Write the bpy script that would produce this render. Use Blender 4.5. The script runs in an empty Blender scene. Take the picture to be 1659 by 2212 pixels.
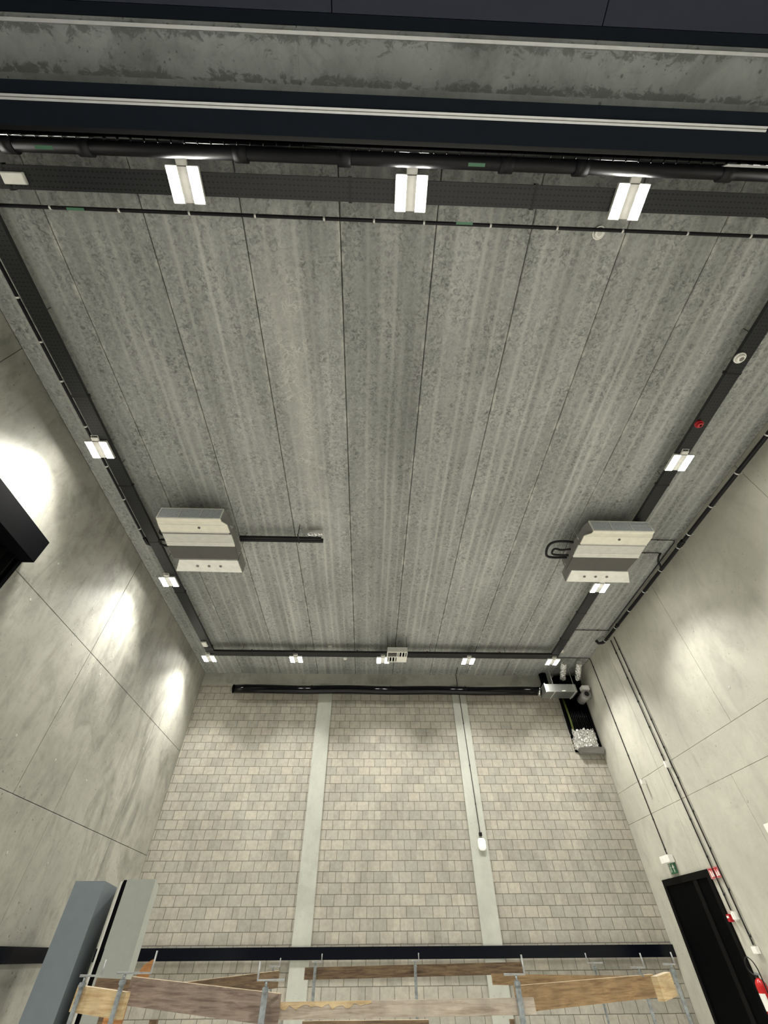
import bpy, bmesh, math, random
from mathutils import Vector, Matrix
random.seed(7)
S = bpy.context.scene
COL = S.collection
# ------------------------------------------------------------------ camera
F_PX = 895.07
cam_d = bpy.data.cameras.new('camera')
cam = bpy.data.objects.new('camera', cam_d); COL.objects.link(cam)
cam_d.sensor_fit = 'HORIZONTAL'; cam_d.sensor_width = 36.0
cam_d.lens = F_PX / 1659 * 36.0
cam_d.clip_start = 0.02
YAW, PITCH, ROLL = 0.0371, 0.8196, -0.0082
_f = Vector((math.sin(YAW)*math.cos(PITCH), math.cos(YAW)*math.cos(PITCH), math.sin(PITCH)))
_r = Vector((math.cos(YAW), -math.sin(YAW), 0)); _u = _r.cross(_f)
_r2 = math.cos(ROLL)*_r + math.sin(ROLL)*_u
_u2 = -math.sin(ROLL)*_r + math.cos(ROLL)*_u
cam.matrix_world = Matrix(((_r2.x, _u2.x, -_f.x, 5.2833), (_r2.y, _u2.y, -_f.y, 0), (_r2.z, _u2.z, -_f.z, 1.6), (0, 0, 0, 1)))
S.camera = cam
# ------------------------------------------------------------------ world + exposure
W = bpy.data.worlds.new('world'); S.world = W; W.use_nodes = True
W.node_tree.nodes['Background'].inputs[0].default_value = (0.8, 0.9, 1.0, 1)
W.node_tree.nodes['Background'].inputs[1].default_value = 0.02
LAMP = 94.0          # radiance of the diffusers
LENS_W = 102.0          # watts sent down through each lamp lens
LAMP_COL = (1.0, 0.975, 0.90)
S.view_settings.view_transform = 'Standard'
S.view_settings.look = 'None'
S.view_settings.exposure = 0.0
S.view_settings.gamma = 1.0
S.view_settings.use_curve_mapping = False
H, D, WX = 7.8, 12.98, 12.0
YB = -5.0          # the hall goes on behind the camera up to here

# ------------------------------------------------------------------ materials
def nt(name):
    m = bpy.data.materials.new(name); m.use_nodes = True
    t = m.node_tree; b = t.nodes['Principled BSDF']
    return m, t, b
def N(t, typ, **k):
    n = t.nodes.new(typ)
    for a, v in k.items(): setattr(n, a, v)
    return n
def L(t, a, b): t.links.new(a, b)
def plain(name, col, rough=0.5, metal=0.0, vary=0.06, scale=9.0, bump=0.0):
    m, t, b = nt(name)
    tc = N(t, 'ShaderNodeTexCoord'); no = N(t, 'ShaderNodeTexNoise')
    no.inputs['Scale'].default_value = scale; no.inputs['Detail'].default_value = 5
    L(t, tc.outputs['Object'], no.inputs['Vector'])
    r = N(t, 'ShaderNodeValToRGB')
    r.color_ramp.elements[0].position = 0.3; r.color_ramp.elements[1].position = 0.7
    r.color_ramp.elements[0].color = tuple(c*(1-vary) for c in col)+(1,)
    r.color_ramp.elements[1].color = tuple(min(1, c*(1+vary)) for c in col)+(1,)
    L(t, no.outputs['Fac'], r.inputs['Fac']); L(t, r.outputs['Color'], b.inputs['Base Color'])
    b.inputs['Roughness'].default_value = rough; b.inputs['Metallic'].default_value = metal
    if bump:
        bp = N(t, 'ShaderNodeBump'); bp.inputs['Strength'].default_value = bump
        L(t, no.outputs['Fac'], bp.inputs['Height']); L(t, bp.outputs['Normal'], b.inputs['Normal'])
    return m
def dull(m, spec=0.12):
    m.node_tree.nodes['Principled BSDF'].inputs['Specular IOR Level'].default_value = spec
    return m
def emis(name, col, s):
    m, t, b = nt(name)
    b.inputs['Base Color'].default_value = col+(1,)
    b.inputs['Emission Color'].default_value = col+(1,); b.inputs['Emission Strength'].default_value = s
    return m
def mapping(t, scale, coord='Object', loc=(0, 0, 0)):
    tc = N(t, 'ShaderNodeTexCoord'); mp = N(t, 'ShaderNodeMapping')
    mp.inputs['Scale'].default_value = scale; mp.inputs['Location'].default_value = loc
    L(t, tc.outputs[coord], mp.inputs['Vector']); return mp.outputs['Vector']
def noise(t, vec, scale, detail=4, rough=0.55, dist=0.0):
    n = N(t, 'ShaderNodeTexNoise'); n.inputs['Scale'].default_value = scale
    n.inputs['Detail'].default_value = detail; n.inputs['Roughness'].default_value = rough
    n.inputs['Distortion'].default_value = dist
    L(t, vec, n.inputs['Vector']); return n.outputs['Fac']
def ramp(t, fac, stops):
    r = N(t, 'ShaderNodeValToRGB'); e = r.color_ramp.elements
    while len(e) > len(stops): e.remove(e[-1])
    while len(e) < len(stops): e.new(0.5)
    for el, (p, c) in zip(e, stops):
        el.position = p; el.color = (c if isinstance(c, tuple) else (c, c, c))+(1,)
    L(t, fac, r.inputs['Fac']); return r.outputs['Color']
def mix(t, a, b, fac=1.0, mode='MULTIPLY'):
    m = N(t, 'ShaderNodeMix', data_type='RGBA', blend_type=mode)
    for s, v in ((m.inputs[0], fac), (m.inputs[6], a), (m.inputs[7], b)):
        if hasattr(v, 'is_output'): L(t, v, s)
        elif isinstance(v, tuple): s.default_value = v+(1,)
        else: s.default_value = v
    return m.outputs[2]
def math_(t, op, a, b=None, c=None):
    n = N(t, 'ShaderNodeMath', operation=op)
    for i, v in enumerate((a, b, c)):
        if v is None: continue
        if hasattr(v, 'is_output'): L(t, v, n.inputs[i])
        else: n.inputs[i].default_value = v
    return n.outputs[0]
def sep(t, vec):
    s = N(t, 'ShaderNodeSeparateXYZ'); L(t, vec, s.inputs[0]); return s.outputs
def comb(t, x, y, z=0.0):
    c = N(t, 'ShaderNodeCombineXYZ')
    for i, v in enumerate((x, y, z)):
        if hasattr(v, 'is_output'): L(t, v, c.inputs[i])
        else: c.inputs[i].default_value = v
    return c.outputs[0]
def bump(t, b, h, strength=0.3, dist=0.01):
    n = N(t, 'ShaderNodeBump'); n.inputs['Strength'].default_value = strength; n.inputs['Distance'].default_value = dist
    L(t, h, n.inputs['Height']); L(t, n.outputs['Normal'], b.inputs['Normal'])

def mat_ceiling():
    m, t, b = nt('hollow_core_concrete')
    v = mapping(t, (1, 1, 1)); x, y, z = sep(t, v)
    # smooth pale streaks left by the casting machine, a few on each plank
    pid = math_(t, 'FLOOR', math_(t, 'DIVIDE', x, 1.2))
    wn = N(t, 'ShaderNodeTexWhiteNoise', noise_dimensions='1D'); L(t, pid, wn.inputs['W'])
    warp = noise(t, mapping(t, (0.8, 0.25, 1)), 1.3, 3)
    fr0 = math_(t, 'FRACT', math_(t, 'DIVIDE', x, 1.2))
    fw = math_(t, 'ADD', fr0, math_(t, 'MULTIPLY', math_(t, 'SUBTRACT', warp, 0.5), 0.10))
    fw = math_(t, 'ADD', fw, math_(t, 'MULTIPLY', math_(t, 'SUBTRACT', wn.outputs['Value'], 0.5), 0.10))
    st = None
    for p_, w_, a_ in ((0.24, 0.035, 0.8), (0.40, 0.05, 0.6), (0.54, 0.03, 1.0), (0.66, 0.045, 0.7), (0.82, 0.03, 0.6)):
        d_ = math_(t, 'ABSOLUTE', math_(t, 'SUBTRACT', fw, p_))
        v_ = math_(t, 'MULTIPLY', math_(t, 'MAXIMUM', 0.0, math_(t, 'SUBTRACT', 1.0, math_(t, 'DIVIDE', d_, w_))), a_)
        st = v_ if st is None else math_(t, 'MAXIMUM', st, v_)
    fade = ramp(t, noise(t, mapping(t, (1.6, 0.22, 1)), 1.5, 4), [(0.30, 0.25), (0.62, 1.0)])
    st = mix(t, ramp(t, st, [(0.0, 0.0), (0.7, 1.0)]), fade)
    worm = noise(t, v, 19.0, 4, 0.62, 1.1)
    wm = ramp(t, worm, [(0.34, (0.145, 0.151, 0.147)), (0.50, (0.295, 0.303, 0.292)), (0.68, (0.425, 0.43, 0.400))])
    soft = ramp(t, noise(t, mapping(t, (1, 0.5, 1)), 3.2, 5), [(0.36, 0.25), (0.60, 1.0)])
    flat = mix(t, (0.325, 0.333, 0.320), ramp(t, worm, [(0.3, 0.93), (0.7, 1.06)]))
    c = mix(t, flat, wm, soft, 'MIX')
    c = mix(t, c, mix(t, (0.445, 0.452, 0.425), ramp(t, worm, [(0.3, 0.95), (0.7, 1.05)])), mix(t, st, (0.8, 0.8, 0.8)), 'MIX')
    c = mix(t, c, ramp(t, noise(t, mapping(t, (2.2, 0.12, 1)), 1.6, 4), [(0.32, 0.78), (0.68, 1.14)]))
    big = ramp(t, noise(t, mapping(t, (1, 0.5, 1)), 0.9, 4), [(0.3, 0.86), (0.7, 1.13)])
    c = mix(t, c, big)
    # plank by plank tone
    c = mix(t, c, ramp(t, wn.outputs['Value'], [(0, 0.90), (1, 1.08)]))
    # pale lime bloom on the fourth plank and spots along the seams
    bl = N(t, 'ShaderNodeTexVoronoi', feature='DISTANCE_TO_EDGE'); bl.inputs['Scale'].default_value = 9.0
    wv = mapping(t, (1, 1, 1)); nz = N(t, 'ShaderNodeTexNoise'); nz.inputs['Scale'].default_value = 5
    L(t, wv, nz.inputs['Vector'])
    L(t, mix(t, wv, nz.outputs['Color'], 0.35, 'ADD'), bl.inputs['Vector'])
    edge = ramp(t, bl.outputs['Distance'], [(0.0, 1.0), (0.11, 0.0)])
    dx = math_(t, 'SUBTRACT', x, math_(t, 'MULTIPLY_ADD', y, 0.035, 3.93)); dx2 = math_(t, 'MULTIPLY', dx, dx)
    inx = math_(t, 'MAXIMUM', 0.0, math_(t, 'SUBTRACT', 1.0, math_(t, 'MULTIPLY', dx2, 9.0)))
    iny = ramp(t, math_(t, 'DIVIDE', y, 13.0), [(0.07, 0.0), (0.14, 1.0), (0.33, 0.9), (0.62, 0.0)])
    msk = mix(t, mix(t, ramp(t, noise(t, v, 3.5, 4), [(0.45, 0.0), (0.62, 1.0)]), inx), iny)
    c = mix(t, c, (0.72, 0.72, 0.67), mix(t, mix(t, edge, msk), (0.85, 0.85, 0.85)), 'MIX')
    c = mix(t, c, (0.47, 0.47, 0.43), mix(t, mix(t, inx, iny), (0.5, 0.5, 0.5)), 'MIX')
    fr = math_(t, 'FRACT', math_(t, 'DIVIDE', x, 1.2))
    de = math_(t, 'MINIMUM', fr, math_(t, 'SUBTRACT', 1.0, fr))
    near = ramp(t, de, [(0.0, 1.0), (0.05, 0.0)])
    spots = ramp(t, noise(t, mapping(t, (1, 0.6, 1)), 6.0, 6, 0.7), [(0.50, 0.0), (0.64, 0.85)])
    c = mix(t, c, (0.66, 0.66, 0.60), mix(t, near, spots), 'MIX')
    L(t, c, b.inputs['Base Color']); b.inputs['Roughness'].default_value = 0.85
    bump(t, b, worm, 0.25, 0.006)
    return m

def mat_wall(name, base=(0.50, 0.50, 0.42), seed=0.0, stain=1.0, smooth=0.0):
    m, t, b = nt(name)
    v = mapping(t, (1, 1, 1), loc=(seed, seed, seed))
    cloud = noise(t, v, 0.55, 6, 0.62, 0.4)
    lo = 1.0-0.30*stain
    c = mix(t, base, ramp(t, cloud, [(0.33, lo), (0.5, 0.96), (0.64, 1.06)]))
    streak = noise(t, mapping(t, (1.5, 1.5, 0.5), loc=(seed, 0, 0)), 1.5, 7, 0.68, 0.9)
    c = mix(t, c, ramp(t, streak, [(0.36, 1-0.20*stain), (0.50, 1.0), (0.72, 1.04)]))
    c = mix(t, c, ramp(t, noise(t, mapping(t, (1, 1, 0.6), loc=(seed+5, 2, 1)), 0.9, 7, 0.6, 1.2), [(0.40, 1-0.22*stain), (0.46, 1.0)]))
    mott = noise(t, v, 5.0, 6, 0.75)
    c = mix(t, c, ramp(t, mott, [(0.33, 1-0.16*stain), (0.5, 1.0), (0.7, 1.05)]))
    # bug holes: small dark pits gathered in clusters
    vo = N(t, 'ShaderNodeTexVoronoi'); vo.inputs['Scale'].default_value = 7.0
    L(t, v, vo.inputs['Vector'])
    pit = ramp(t, vo.outputs['Distance'], [(0.075, 1.0), (0.12, 0.0)])
    clus = ramp(t, noise(t, v, 0.8, 2), [(0.50, 0.0), (0.58, 1.0)])
    pm = mix(t, pit, clus)
    vo2 = N(t, 'ShaderNodeTexVoronoi'); vo2.inputs['Scale'].default_value = 16.0
    L(t, v, vo2.inputs['Vector'])
    pit2 = mix(t, ramp(t, vo2.outputs['Distance'], [(0.10, 1.0), (0.16, 0.0)]), ramp(t, noise(t, v, 1.3, 2), [(0.52, 0.0), (0.60, 1.0)]))
    pm = mix(t, pm, pit2, 1.0, 'LIGHTEN')
    c = mix(t, c, (0.10, 0.10, 0.085), mix(t, pm, (0.75*stain,)*3), 'MIX')
    L(t, c, b.inputs['Base Color']); b.inputs['Roughness'].default_value = 0.62
    bump(t, b, mix(t, mott, mix(t, (1., 1., 1.), pm, 1.0, 'SUBTRACT')), 0.12, 0.006)
    return m

def mat_blocks():
    m, t, b = nt('concrete_blockwork')
    x, y, z = sep(t, mapping(t, (1, 1, 1)))
    wob = noise(t, mapping(t, (1, 1, 1)), 3.0, 3)
    vx = math_(t, 'ADD', x, math_(t, 'MULTIPLY', math_(t, 'SUBTRACT', wob, 0.5), 0.010))
    vz = math_(t, 'ADD', math_(t, 'ADD', z, 0.0325), math_(t, 'MULTIPLY', math_(t, 'SUBTRACT', noise(t, mapping(t, (1, 1, 1), loc=(9, 0, 3)), 3.0, 3), 0.5), 0.012))
    vec = comb(t, math_(t, 'ADD', vx, 0.10), vz)
    br = N(t, 'ShaderNodeTexBrick'); br.offset = 0.5; br.offset_frequency = 2
    br.inputs['Scale'].default_value = 1.0; br.inputs['Brick Width'].default_value = 0.3
    br.inputs['Row Height'].default_value = 0.2; br.inputs['Mortar Size'].default_value = 0.0065
    br.inputs['Mortar Smooth'].default_value = 0.25; br.inputs['Bias'].default_value = 0.0
    br.inputs['Color1'].default_value = (0.315, 0.305, 0.262, 1); br.inputs['Color2'].default_value = (0.385, 0.355, 0.298, 1)
    br.inputs['Mortar'].default_value = (0.125, 0.115, 0.09, 1)
    L(t, vec, br.inputs['Vector'])
    c = br.outputs['Color']
    # per block tone
    row = math_(t, 'FLOOR', math_(t, 'DIVIDE', vz, 0.2))
    off = math_(t, 'MULTIPLY', math_(t, 'FRACT', math_(t, 'MULTIPLY', row, 0.5)), 0.3)
    colx = math_(t, 'FLOOR', math_(t, 'DIVIDE', math_(t, 'ADD', math_(t, 'ADD', vx, 0.10), off), 0.3))
    wn = N(t, 'ShaderNodeTexWhiteNoise', noise_dimensions='2D'); L(t, comb(t, colx, row), wn.inputs['Vector'])
    c = mix(t, c, ramp(t, wn.outputs['Value'], [(0, 0.88), (0.3, 0.99), (1, 1.07)]))
    v = mapping(t, (1, 1, 1))
    c = mix(t, c, ramp(t, noise(t, v, 11, 6, 0.8), [(0.3, 0.80), (0.7, 1.14)]))
    c = mix(t, c, ramp(t, noise(t, v, 0.7, 4), [(0.3, 0.9), (0.7, 1.08)]))
    L(t, c, b.inputs['Base Color']); b.inputs['Roughness'].default_value = 0.9
    h = math_(t, 'SUBTRACT', math_(t, 'MULTIPLY', noise(t, v, 30, 4), 0.35), br.outputs['Fac'])
    bump(t, b, h, 0.6, 0.01)
    return m

def mat_tray():
    m, t, b = nt('black_perforated_steel')
    x, y, z = sep(t, mapping(t, (1, 1, 1)))
    def cell(a, p): return math_(t, 'ABSOLUTE', math_(t, 'SUBTRACT', math_(t, 'FRACT', math_(t, 'DIVIDE', a, p)), 0.5))
    sx, sy = cell(x, 0.05), cell(y, 0.05)
    d = math_(t, 'MAXIMUM', math_(t, 'MULTIPLY', sx, 1.0), math_(t, 'MULTIPLY', sy, 1.7))
    hole = ramp(t, d, [(0.22, 1.0), (0.26, 0.0)])
    c = mix(t, (0.020, 0.021, 0.023), (0.004, 0.004, 0.004), hole, 'MIX')
    L(t, c, b.inputs['Base Color']); b.inputs['Roughness'].default_value = 0.42
    b.inputs['Specular IOR Level'].default_value = 0.3
    return m

def mat_wood(name, col, dark, scale=1.0, stretch=0.08):
    m, t, b = nt(name)
    v = mapping(t, (stretch*1.0, stretch*1.0, 1.0))
    n1 = noise(t, v, 42*scale, 6, 0.65, 0.6)
    v2 = mapping(t, (1, 1, 1))
    n2 = noise(t, v2, 4.0, 5, 0.6)
    c = mix(t, dark, col, ramp(t, n1, [(0.34, 0.0), (0.58, 1.0)]), 'MIX')
    c = mix(t, c, ramp(t, n2, [(0.3, 0.72), (0.7, 1.15)]))
    vo = N(t, 'ShaderNodeTexVoronoi'); vo.inputs['Scale'].default_value = 2.6; L(t, v2, vo.inputs['Vector'])
    c = mix(t, c, dark, ramp(t, vo.outputs['Distance'], [(0.035, 0.9), (0.09, 0.0)]), 'MIX')
    L(t, c, b.inputs['Base Color']); b.inputs['Roughness'].default_value = 0.75
    bump(t, b, n1, 0.15, 0.004)
    return m

def mat_foil():
    m, t, b = nt('crumpled_foil')
    v = mapping(t, (1, 1, 1))
    n = N(t, 'ShaderNodeTexVoronoi'); n.inputs['Scale'].default_value = 22; L(t, v, n.inputs['Vector'])
    n2 = noise(t, v, 18, 5, 0.7, 1.0)
    b.inputs['Base Color'].default_value = (0.85, 0.85, 0.84, 1); b.inputs['Metallic'].default_value = 1.0
    b.inputs['Roughness'].default_value = 0.14
    bump(t, b, math_(t, 'ADD', n.outputs['Distance'], n2), 0.55, 0.03)
    return m

def mat_dirty_beam():
    m = mat_wall('stained_beam_concrete', (0.35, 0.375, 0.365), 37.0, 1.0)
    t = m.node_tree; b = t.nodes['Principled BSDF']
    src = b.inputs['Base Color'].links[0].from_socket
    x, y, z = sep(t, mapping(t, (1, 1, 1)))
    e1 = ramp(t, math_(t, 'ABSOLUTE', math_(t, 'ADD', y, 0.262)), [(0.0, 1.0), (0.075, 0.0)])
    e2 = ramp(t, math_(t, 'ABSOLUTE', math_(t, 'ADD', y, 0.53)), [(0.0, 0.75), (0.07, 0.0)])
    e = mix(t, e1, e2, 1.0, 'LIGHTEN')
    n1 = noise(t, mapping(t, (0.8, 1, 1)), 9.0, 6, 0.75, 0.6)
    sp = ramp(t, math_(t, 'ADD', n1, math_(t, 'MULTIPLY', e, 0.22)), [(0.60, 0.0), (0.68, 0.75)])
    c = mix(t, src, (0.10, 0.11, 0.10), sp, 'MIX')
    L(t, c, b.inputs['Base Color'])
    return m
M = dict(
    dirty_beam=mat_dirty_beam(),
    ceiling=mat_ceiling(), blocks=mat_blocks(),
    wall_l=mat_wall('cast_concrete_left', (0.335, 0.332, 0.288), 3.1, 1.0),
    wall_r=mat_wall('cast_concrete_right', (0.47, 0.462, 0.395), 11.7, 0.45),
    pier=mat_wall('pier_concrete', (0.415, 0.425, 0.375), 23.0, 0.35),
    ring=mat_wall('ring_beam_concrete', (0.43, 0.43, 0.375), 61.0, 0.7),
    beam=mat_wall('beam_concrete', (0.33, 0.355, 0.345), 31.0, 1.1),
    floor=mat_wall('floor_concrete', (0.74, 0.73, 0.69), 44.0, 0.3),
    joint=plain('joint_sealant', (0.05, 0.045, 0.035), 0.9),
    black=dull(plain('black_paint', (0.008, 0.008, 0.009), 0.4), 0.3),
    blackm=dull(plain('matt_black', (0.002, 0.0022, 0.003), 0.8), 0.05),
    header=dull(plain('dark_cladding', (0.008, 0.0115, 0.018), 0.8), 0.1),
    header2=plain('blue_black_cladding', (0.020, 0.024, 0.046), 0.75),
    curtain=dull(plain('black_fabric', (0.003, 0.003, 0.0035), 0.95), 0.1),
    gloss=dull(plain('glossy_black_duct', (0.002, 0.002, 0.003), 0.10), 0.25),
    pipe=dull(plain('black_pipe_insulation', (0.010, 0.010, 0.012), 0.5), 0.22),
    rail=dull(plain('black_rail_film', (0.002, 0.0028, 0.006), 0.22), 0.25),
    door=dull(plain('black_door_paint', (0.0012, 0.0014, 0.0018), 0.6), 0.03),
    doorf=dull(plain('black_door_frame', (0.0055, 0.0055, 0.0055), 0.6), 0.05),
    tray=mat_tray(),
    white=plain('white_enamel', (0.84, 0.83, 0.78), 0.4),
    offwhite=plain('cream_sheet', (0.80, 0.77, 0.66), 0.45),
    lgrey=plain('light_grey_sheet', (0.60, 0.60, 0.56), 0.4),
    mgrey=plain('grey_sheet', (0.20, 0.195, 0.185), 0.45),
    dgrey=plain('dark_grey_plastic', (0.085, 0.08, 0.075), 0.55),
    filt=plain('filter_mesh', (0.40, 0.43, 0.44), 0.6, 0, 0.25, 60),
    galv=plain('galvanised_steel', (0.45, 0.46, 0.45), 0.35, 0.85, 0.15, 25),
    clamp=plain('weathered_zinc', (0.30, 0.33, 0.34), 0.5, 0.5, 0.3, 30),
    rust=plain('rusty_casting', (0.10, 0.07, 0.055), 0.7, 0.3, 0.4, 30),
    handle=plain('grey_zinc_handle', (0.36, 0.37, 0.37), 0.45, 0.4, 0.2, 30),
    clip=plain('zinc_clip', (0.75, 0.75, 0.72), 0.3, 0.4),
    post_a=plain('blue_grey_steel', (0.175, 0.205, 0.23), 0.45, 0, 0.03),
    post_b=plain('pale_grey_steel', (0.33, 0.35, 0.32), 0.45, 0, 0.03),
    post_s=plain('shaded_steel_side', (0.10, 0.11, 0.11), 0.5),
    alu=plain('anodised_profile', (0.62, 0.63, 0.64), 0.4, 0.2),
    red=plain('signal_red', (0.42, 0.012, 0.02), 0.35),
    ext=plain('extinguisher_red', (0.45, 0.015, 0.015), 0.25),
    green=plain('sign_green', (0.02, 0.13, 0.06), 0.45),
    lime=plain('label_green', (0.07, 0.19, 0.11), 0.5),
    glyph=plain('sign_white', (0.75, 0.75, 0.70), 0.5),
    foil=mat_foil(),
    wood_grey=mat_wood('weathered_board', (0.27, 0.21, 0.165), (0.13, 0.09, 0.07)),
    wood_brown=mat_wood('brown_board', (0.20, 0.135, 0.075), (0.07, 0.04, 0.022)),
    wood_tan=mat_wood('tan_board', (0.33, 0.22, 0.11), (0.17, 0.10, 0.045)),
    wood_pale=mat_wood('fresh_pine', (0.58, 0.45, 0.26), (0.42, 0.28, 0.13)),
    wood_edge=mat_wood('pale_sawn_edge', (0.60, 0.50, 0.36), (0.40, 0.30, 0.18)),
    wood_front=mat_wood('chalky_board', (0.46, 0.40, 0.33), (0.30, 0.24, 0.18)),
    ply=mat_wood('orange_plywood', (0.42, 0.20, 0.07), (0.25, 0.11, 0.035)),
    lamp=emis('lamp_diffuser', LAMP_COL, LAMP),
    lampbody=plain('lamp_housing', (0.62, 0.61, 0.57), 0.4),
    wire1=plain('green_yellow_wire', (0.10, 0.22, 0.05), 0.5),
    wire2=plain('orange_wire', (0.30, 0.14, 0.03), 0.5),
)

# ------------------------------------------------------------------ geometry helpers (world coordinates unless a root is given)
class MB:
    def __init__(s): s.bm = bmesh.new()
    def box(s, x0, x1, y0, y1, z0, z1, bev=0.0):
        r = bmesh.ops.create_cube(s.bm, size=1.0)
        vs = r['verts']
        for v in vs:
            v.co = Vector(((x0+x1)/2+v.co.x*(x1-x0), (y0+y1)/2+v.co.y*(y1-y0), (z0+z1)/2+v.co.z*(z1-z0)))
        if bev:
            es = list({e for v in vs for e in v.link_edges})
            bmesh.ops.bevel(s.bm, geom=es, offset=bev, segments=2, affect='EDGES')
        return s
    def tube(s, pts, r, seg=12, caps=True):
        pts = [Vector(p) for p in pts]; rings = []
        n = len(pts); up = None
        for i, p in enumerate(pts):
            d = ((pts[min(i+1, n-1)]-p).normalized()+(p-pts[max(i-1, 0)]).normalized())
            if d.length < 1e-6: d = Vector((0, 0, 1))
            d.normalize()
            if up is None:
                up = Vector((0, 0, 1)) if abs(d.z) < 0.9 else Vector((1, 0, 0))
            a = d.cross(up)
            if a.length < 1e-4: a = d.cross(Vector((1, 0.3, 0)))
            a.normalize(); b = a.cross(d).normalized(); up = b
            rr = r[i] if isinstance(r, (list, tuple)) else r
            rings.append([s.bm.verts.new(p+a*math.cos(2*math.pi*k/seg)*rr+b*math.sin(2*math.pi*k/seg)*rr) for k in range(seg)])
        for A, B in zip(rings, rings[1:]):
            for k in range(seg):
                f = s.bm.faces.new((A[k], A[(k+1) % seg], B[(k+1) % seg], B[k])); f.smooth = True
        if caps:
            s.bm.faces.new(rings[0][::-1]); s.bm.faces.new(rings[-1])
        return s
    def crinkle(s, pts, r, seed=1, seg=30, n=34, amp=0.14):
        rn = random.Random(seed); P = [Vector(p) for p in pts]; path = []
        for i in range(n+1):
            u_ = i/n*(len(P)-1); k = min(int(u_), len(P)-2); path.append(P[k].lerp(P[k+1], u_-k))
        rings = []
        for i, p in enumerate(path):
            d = (path[min(i+1, n)]-path[max(i-1, 0)]).normalized(); a = d.cross(Vector((1, 0, 0.1))).normalized(); b = a.cross(d)
            rr = r*(1+0.05*(i % 2))
            rings.append([s.bm.verts.new(p+(a*math.cos(2*math.pi*k/seg)+b*math.sin(2*math.pi*k/seg))*rr*(1+rn.uniform(-amp, amp))) for k in range(seg)])
        for A, B in zip(rings, rings[1:]):
            for k in range(seg): s.bm.faces.new((A[k], A[(k+1) % seg], B[(k+1) % seg], B[k]))
        s.bm.faces.new(rings[0][::-1]); s.bm.faces.new(rings[-1])
        return s
    def prism(s, poly, z0, z1):
        """vertical prism over an xy polygon"""
        a = [s.bm.verts.new((x, y, z0)) for x, y in poly]; b = [s.bm.verts.new((x, y, z1)) for x, y in poly]
        s.bm.faces.new(a[::-1]); s.bm.faces.new(b)
        for i in range(len(poly)):
            j = (i+1) % len(poly); s.bm.faces.new((a[i], a[j], b[j], b[i]))
        return s
    def hull(s, lo, hi):
        """closed solid between two polygons of equal count (3d points)"""
        a = [s.bm.verts.new(p) for p in lo]; b = [s.bm.verts.new(p) for p in hi]
        s.bm.faces.new(a[::-1]); s.bm.faces.new(b)
        for i in range(len(lo)):
            j = (i+1) % len(lo); s.bm.faces.new((a[i], a[j], b[j], b[i]))
        return s
    def board(s, p0, p1, h, t, side=1):
        """upright board: p0,p1 = top front corners, h = height, t = thickness going away"""
        p0, p1 = Vector(p0), Vector(p1); d = (p1-p0); n = Vector((-d.y, d.x, 0)).normalized()*t*side
        dz = Vector((0, 0, -h))
        return s.hull([p0+dz, p1+dz, p1+dz+n, p0+dz+n], [p0, p1, p1+n, p0+n])
    def disc(s, c, r, h, axis='z', seg=28, r2=None):
        c = Vector(c); ax = {'x': Vector((1, 0, 0)), 'y': Vector((0, 1, 0)), 'z': Vector((0, 0, 1))}[axis]
        return s.tube([c, c+ax*h], [r, r if r2 is None else r2], seg)
    def build(s, name, mat, parent=None, smooth=False):
        bmesh.ops.recalc_face_normals(s.bm, faces=s.bm.faces)
        me = bpy.data.meshes.new(name)
        off = parent_world(parent)
        bmesh.ops.translate(s.bm, verts=s.bm.verts, vec=-off)
        s.bm.to_mesh(me); s.bm.free()
        me.materials.append(mat)
        o = bpy.data.objects.new(name, me); COL.objects.link(o)
        if parent: o.parent = parent
        return o
def parent_world(p):
    v = Vector((0, 0, 0))
    while p is not None: v += p.location; p = p.parent
    return v
def thing(name, label, cat, loc, group=None):
    o = bpy.data.objects.new(name, None); COL.objects.link(o); o.location = loc; o.empty_display_size = 0.1
    return tag(o, label, cat, group)
def tag(o, label, cat, group=None):
    o['label'] = label; o['category'] = cat
    if group: o['group'] = group
    return o
def struct(o, label=None):
    o['kind'] = 'structure'
    if label: o['label'] = label
    return o
def sroot(name, loc, label=None):
    o = bpy.data.objects.new(name, None); COL.objects.link(o); o.location = loc; o['kind'] = 'structure'
    if label: o['label'] = label
    return o
def copy_tree(o, loc, label=None):
    def rec(a, par):
        c = a.copy(); COL.objects.link(c)
        if par: c.parent = par
        for ch in list(a.children): rec(ch, c)
        return c
    c = rec(o, None); c.location = loc
    if label: c['label'] = label
    return c

# ------------------------------------------------------------------ the setting
struct(MB().box(-0.3, WX+0.3, YB, D+0.3, -0.2, 0).build('floor', M['floor']))
mb = MB()
for k in range(10):   # planks with chamfered lower arrises, so the seams are real grooves
    x0, x1 = 1.2*k, 1.2*(k+1); g, c = 0.0055, 0.012
    prof = [(x0+g, H+0.3), (x0+g, H+c), (x0+g+c, H), (x1-g-c, H), (x1-g, H+c), (x1-g, H+0.3)]
    mb.hull([(x, YB, z) for x, z in prof], [(x, D+0.2, z) for x, z in prof])
struct(mb.build('ceiling', M['ceiling']))
struct(MB().box(-0.3, WX+0.3, YB, D+0.3, H+0.3, H+0.5).build('ceiling', M['beam']))

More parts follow.
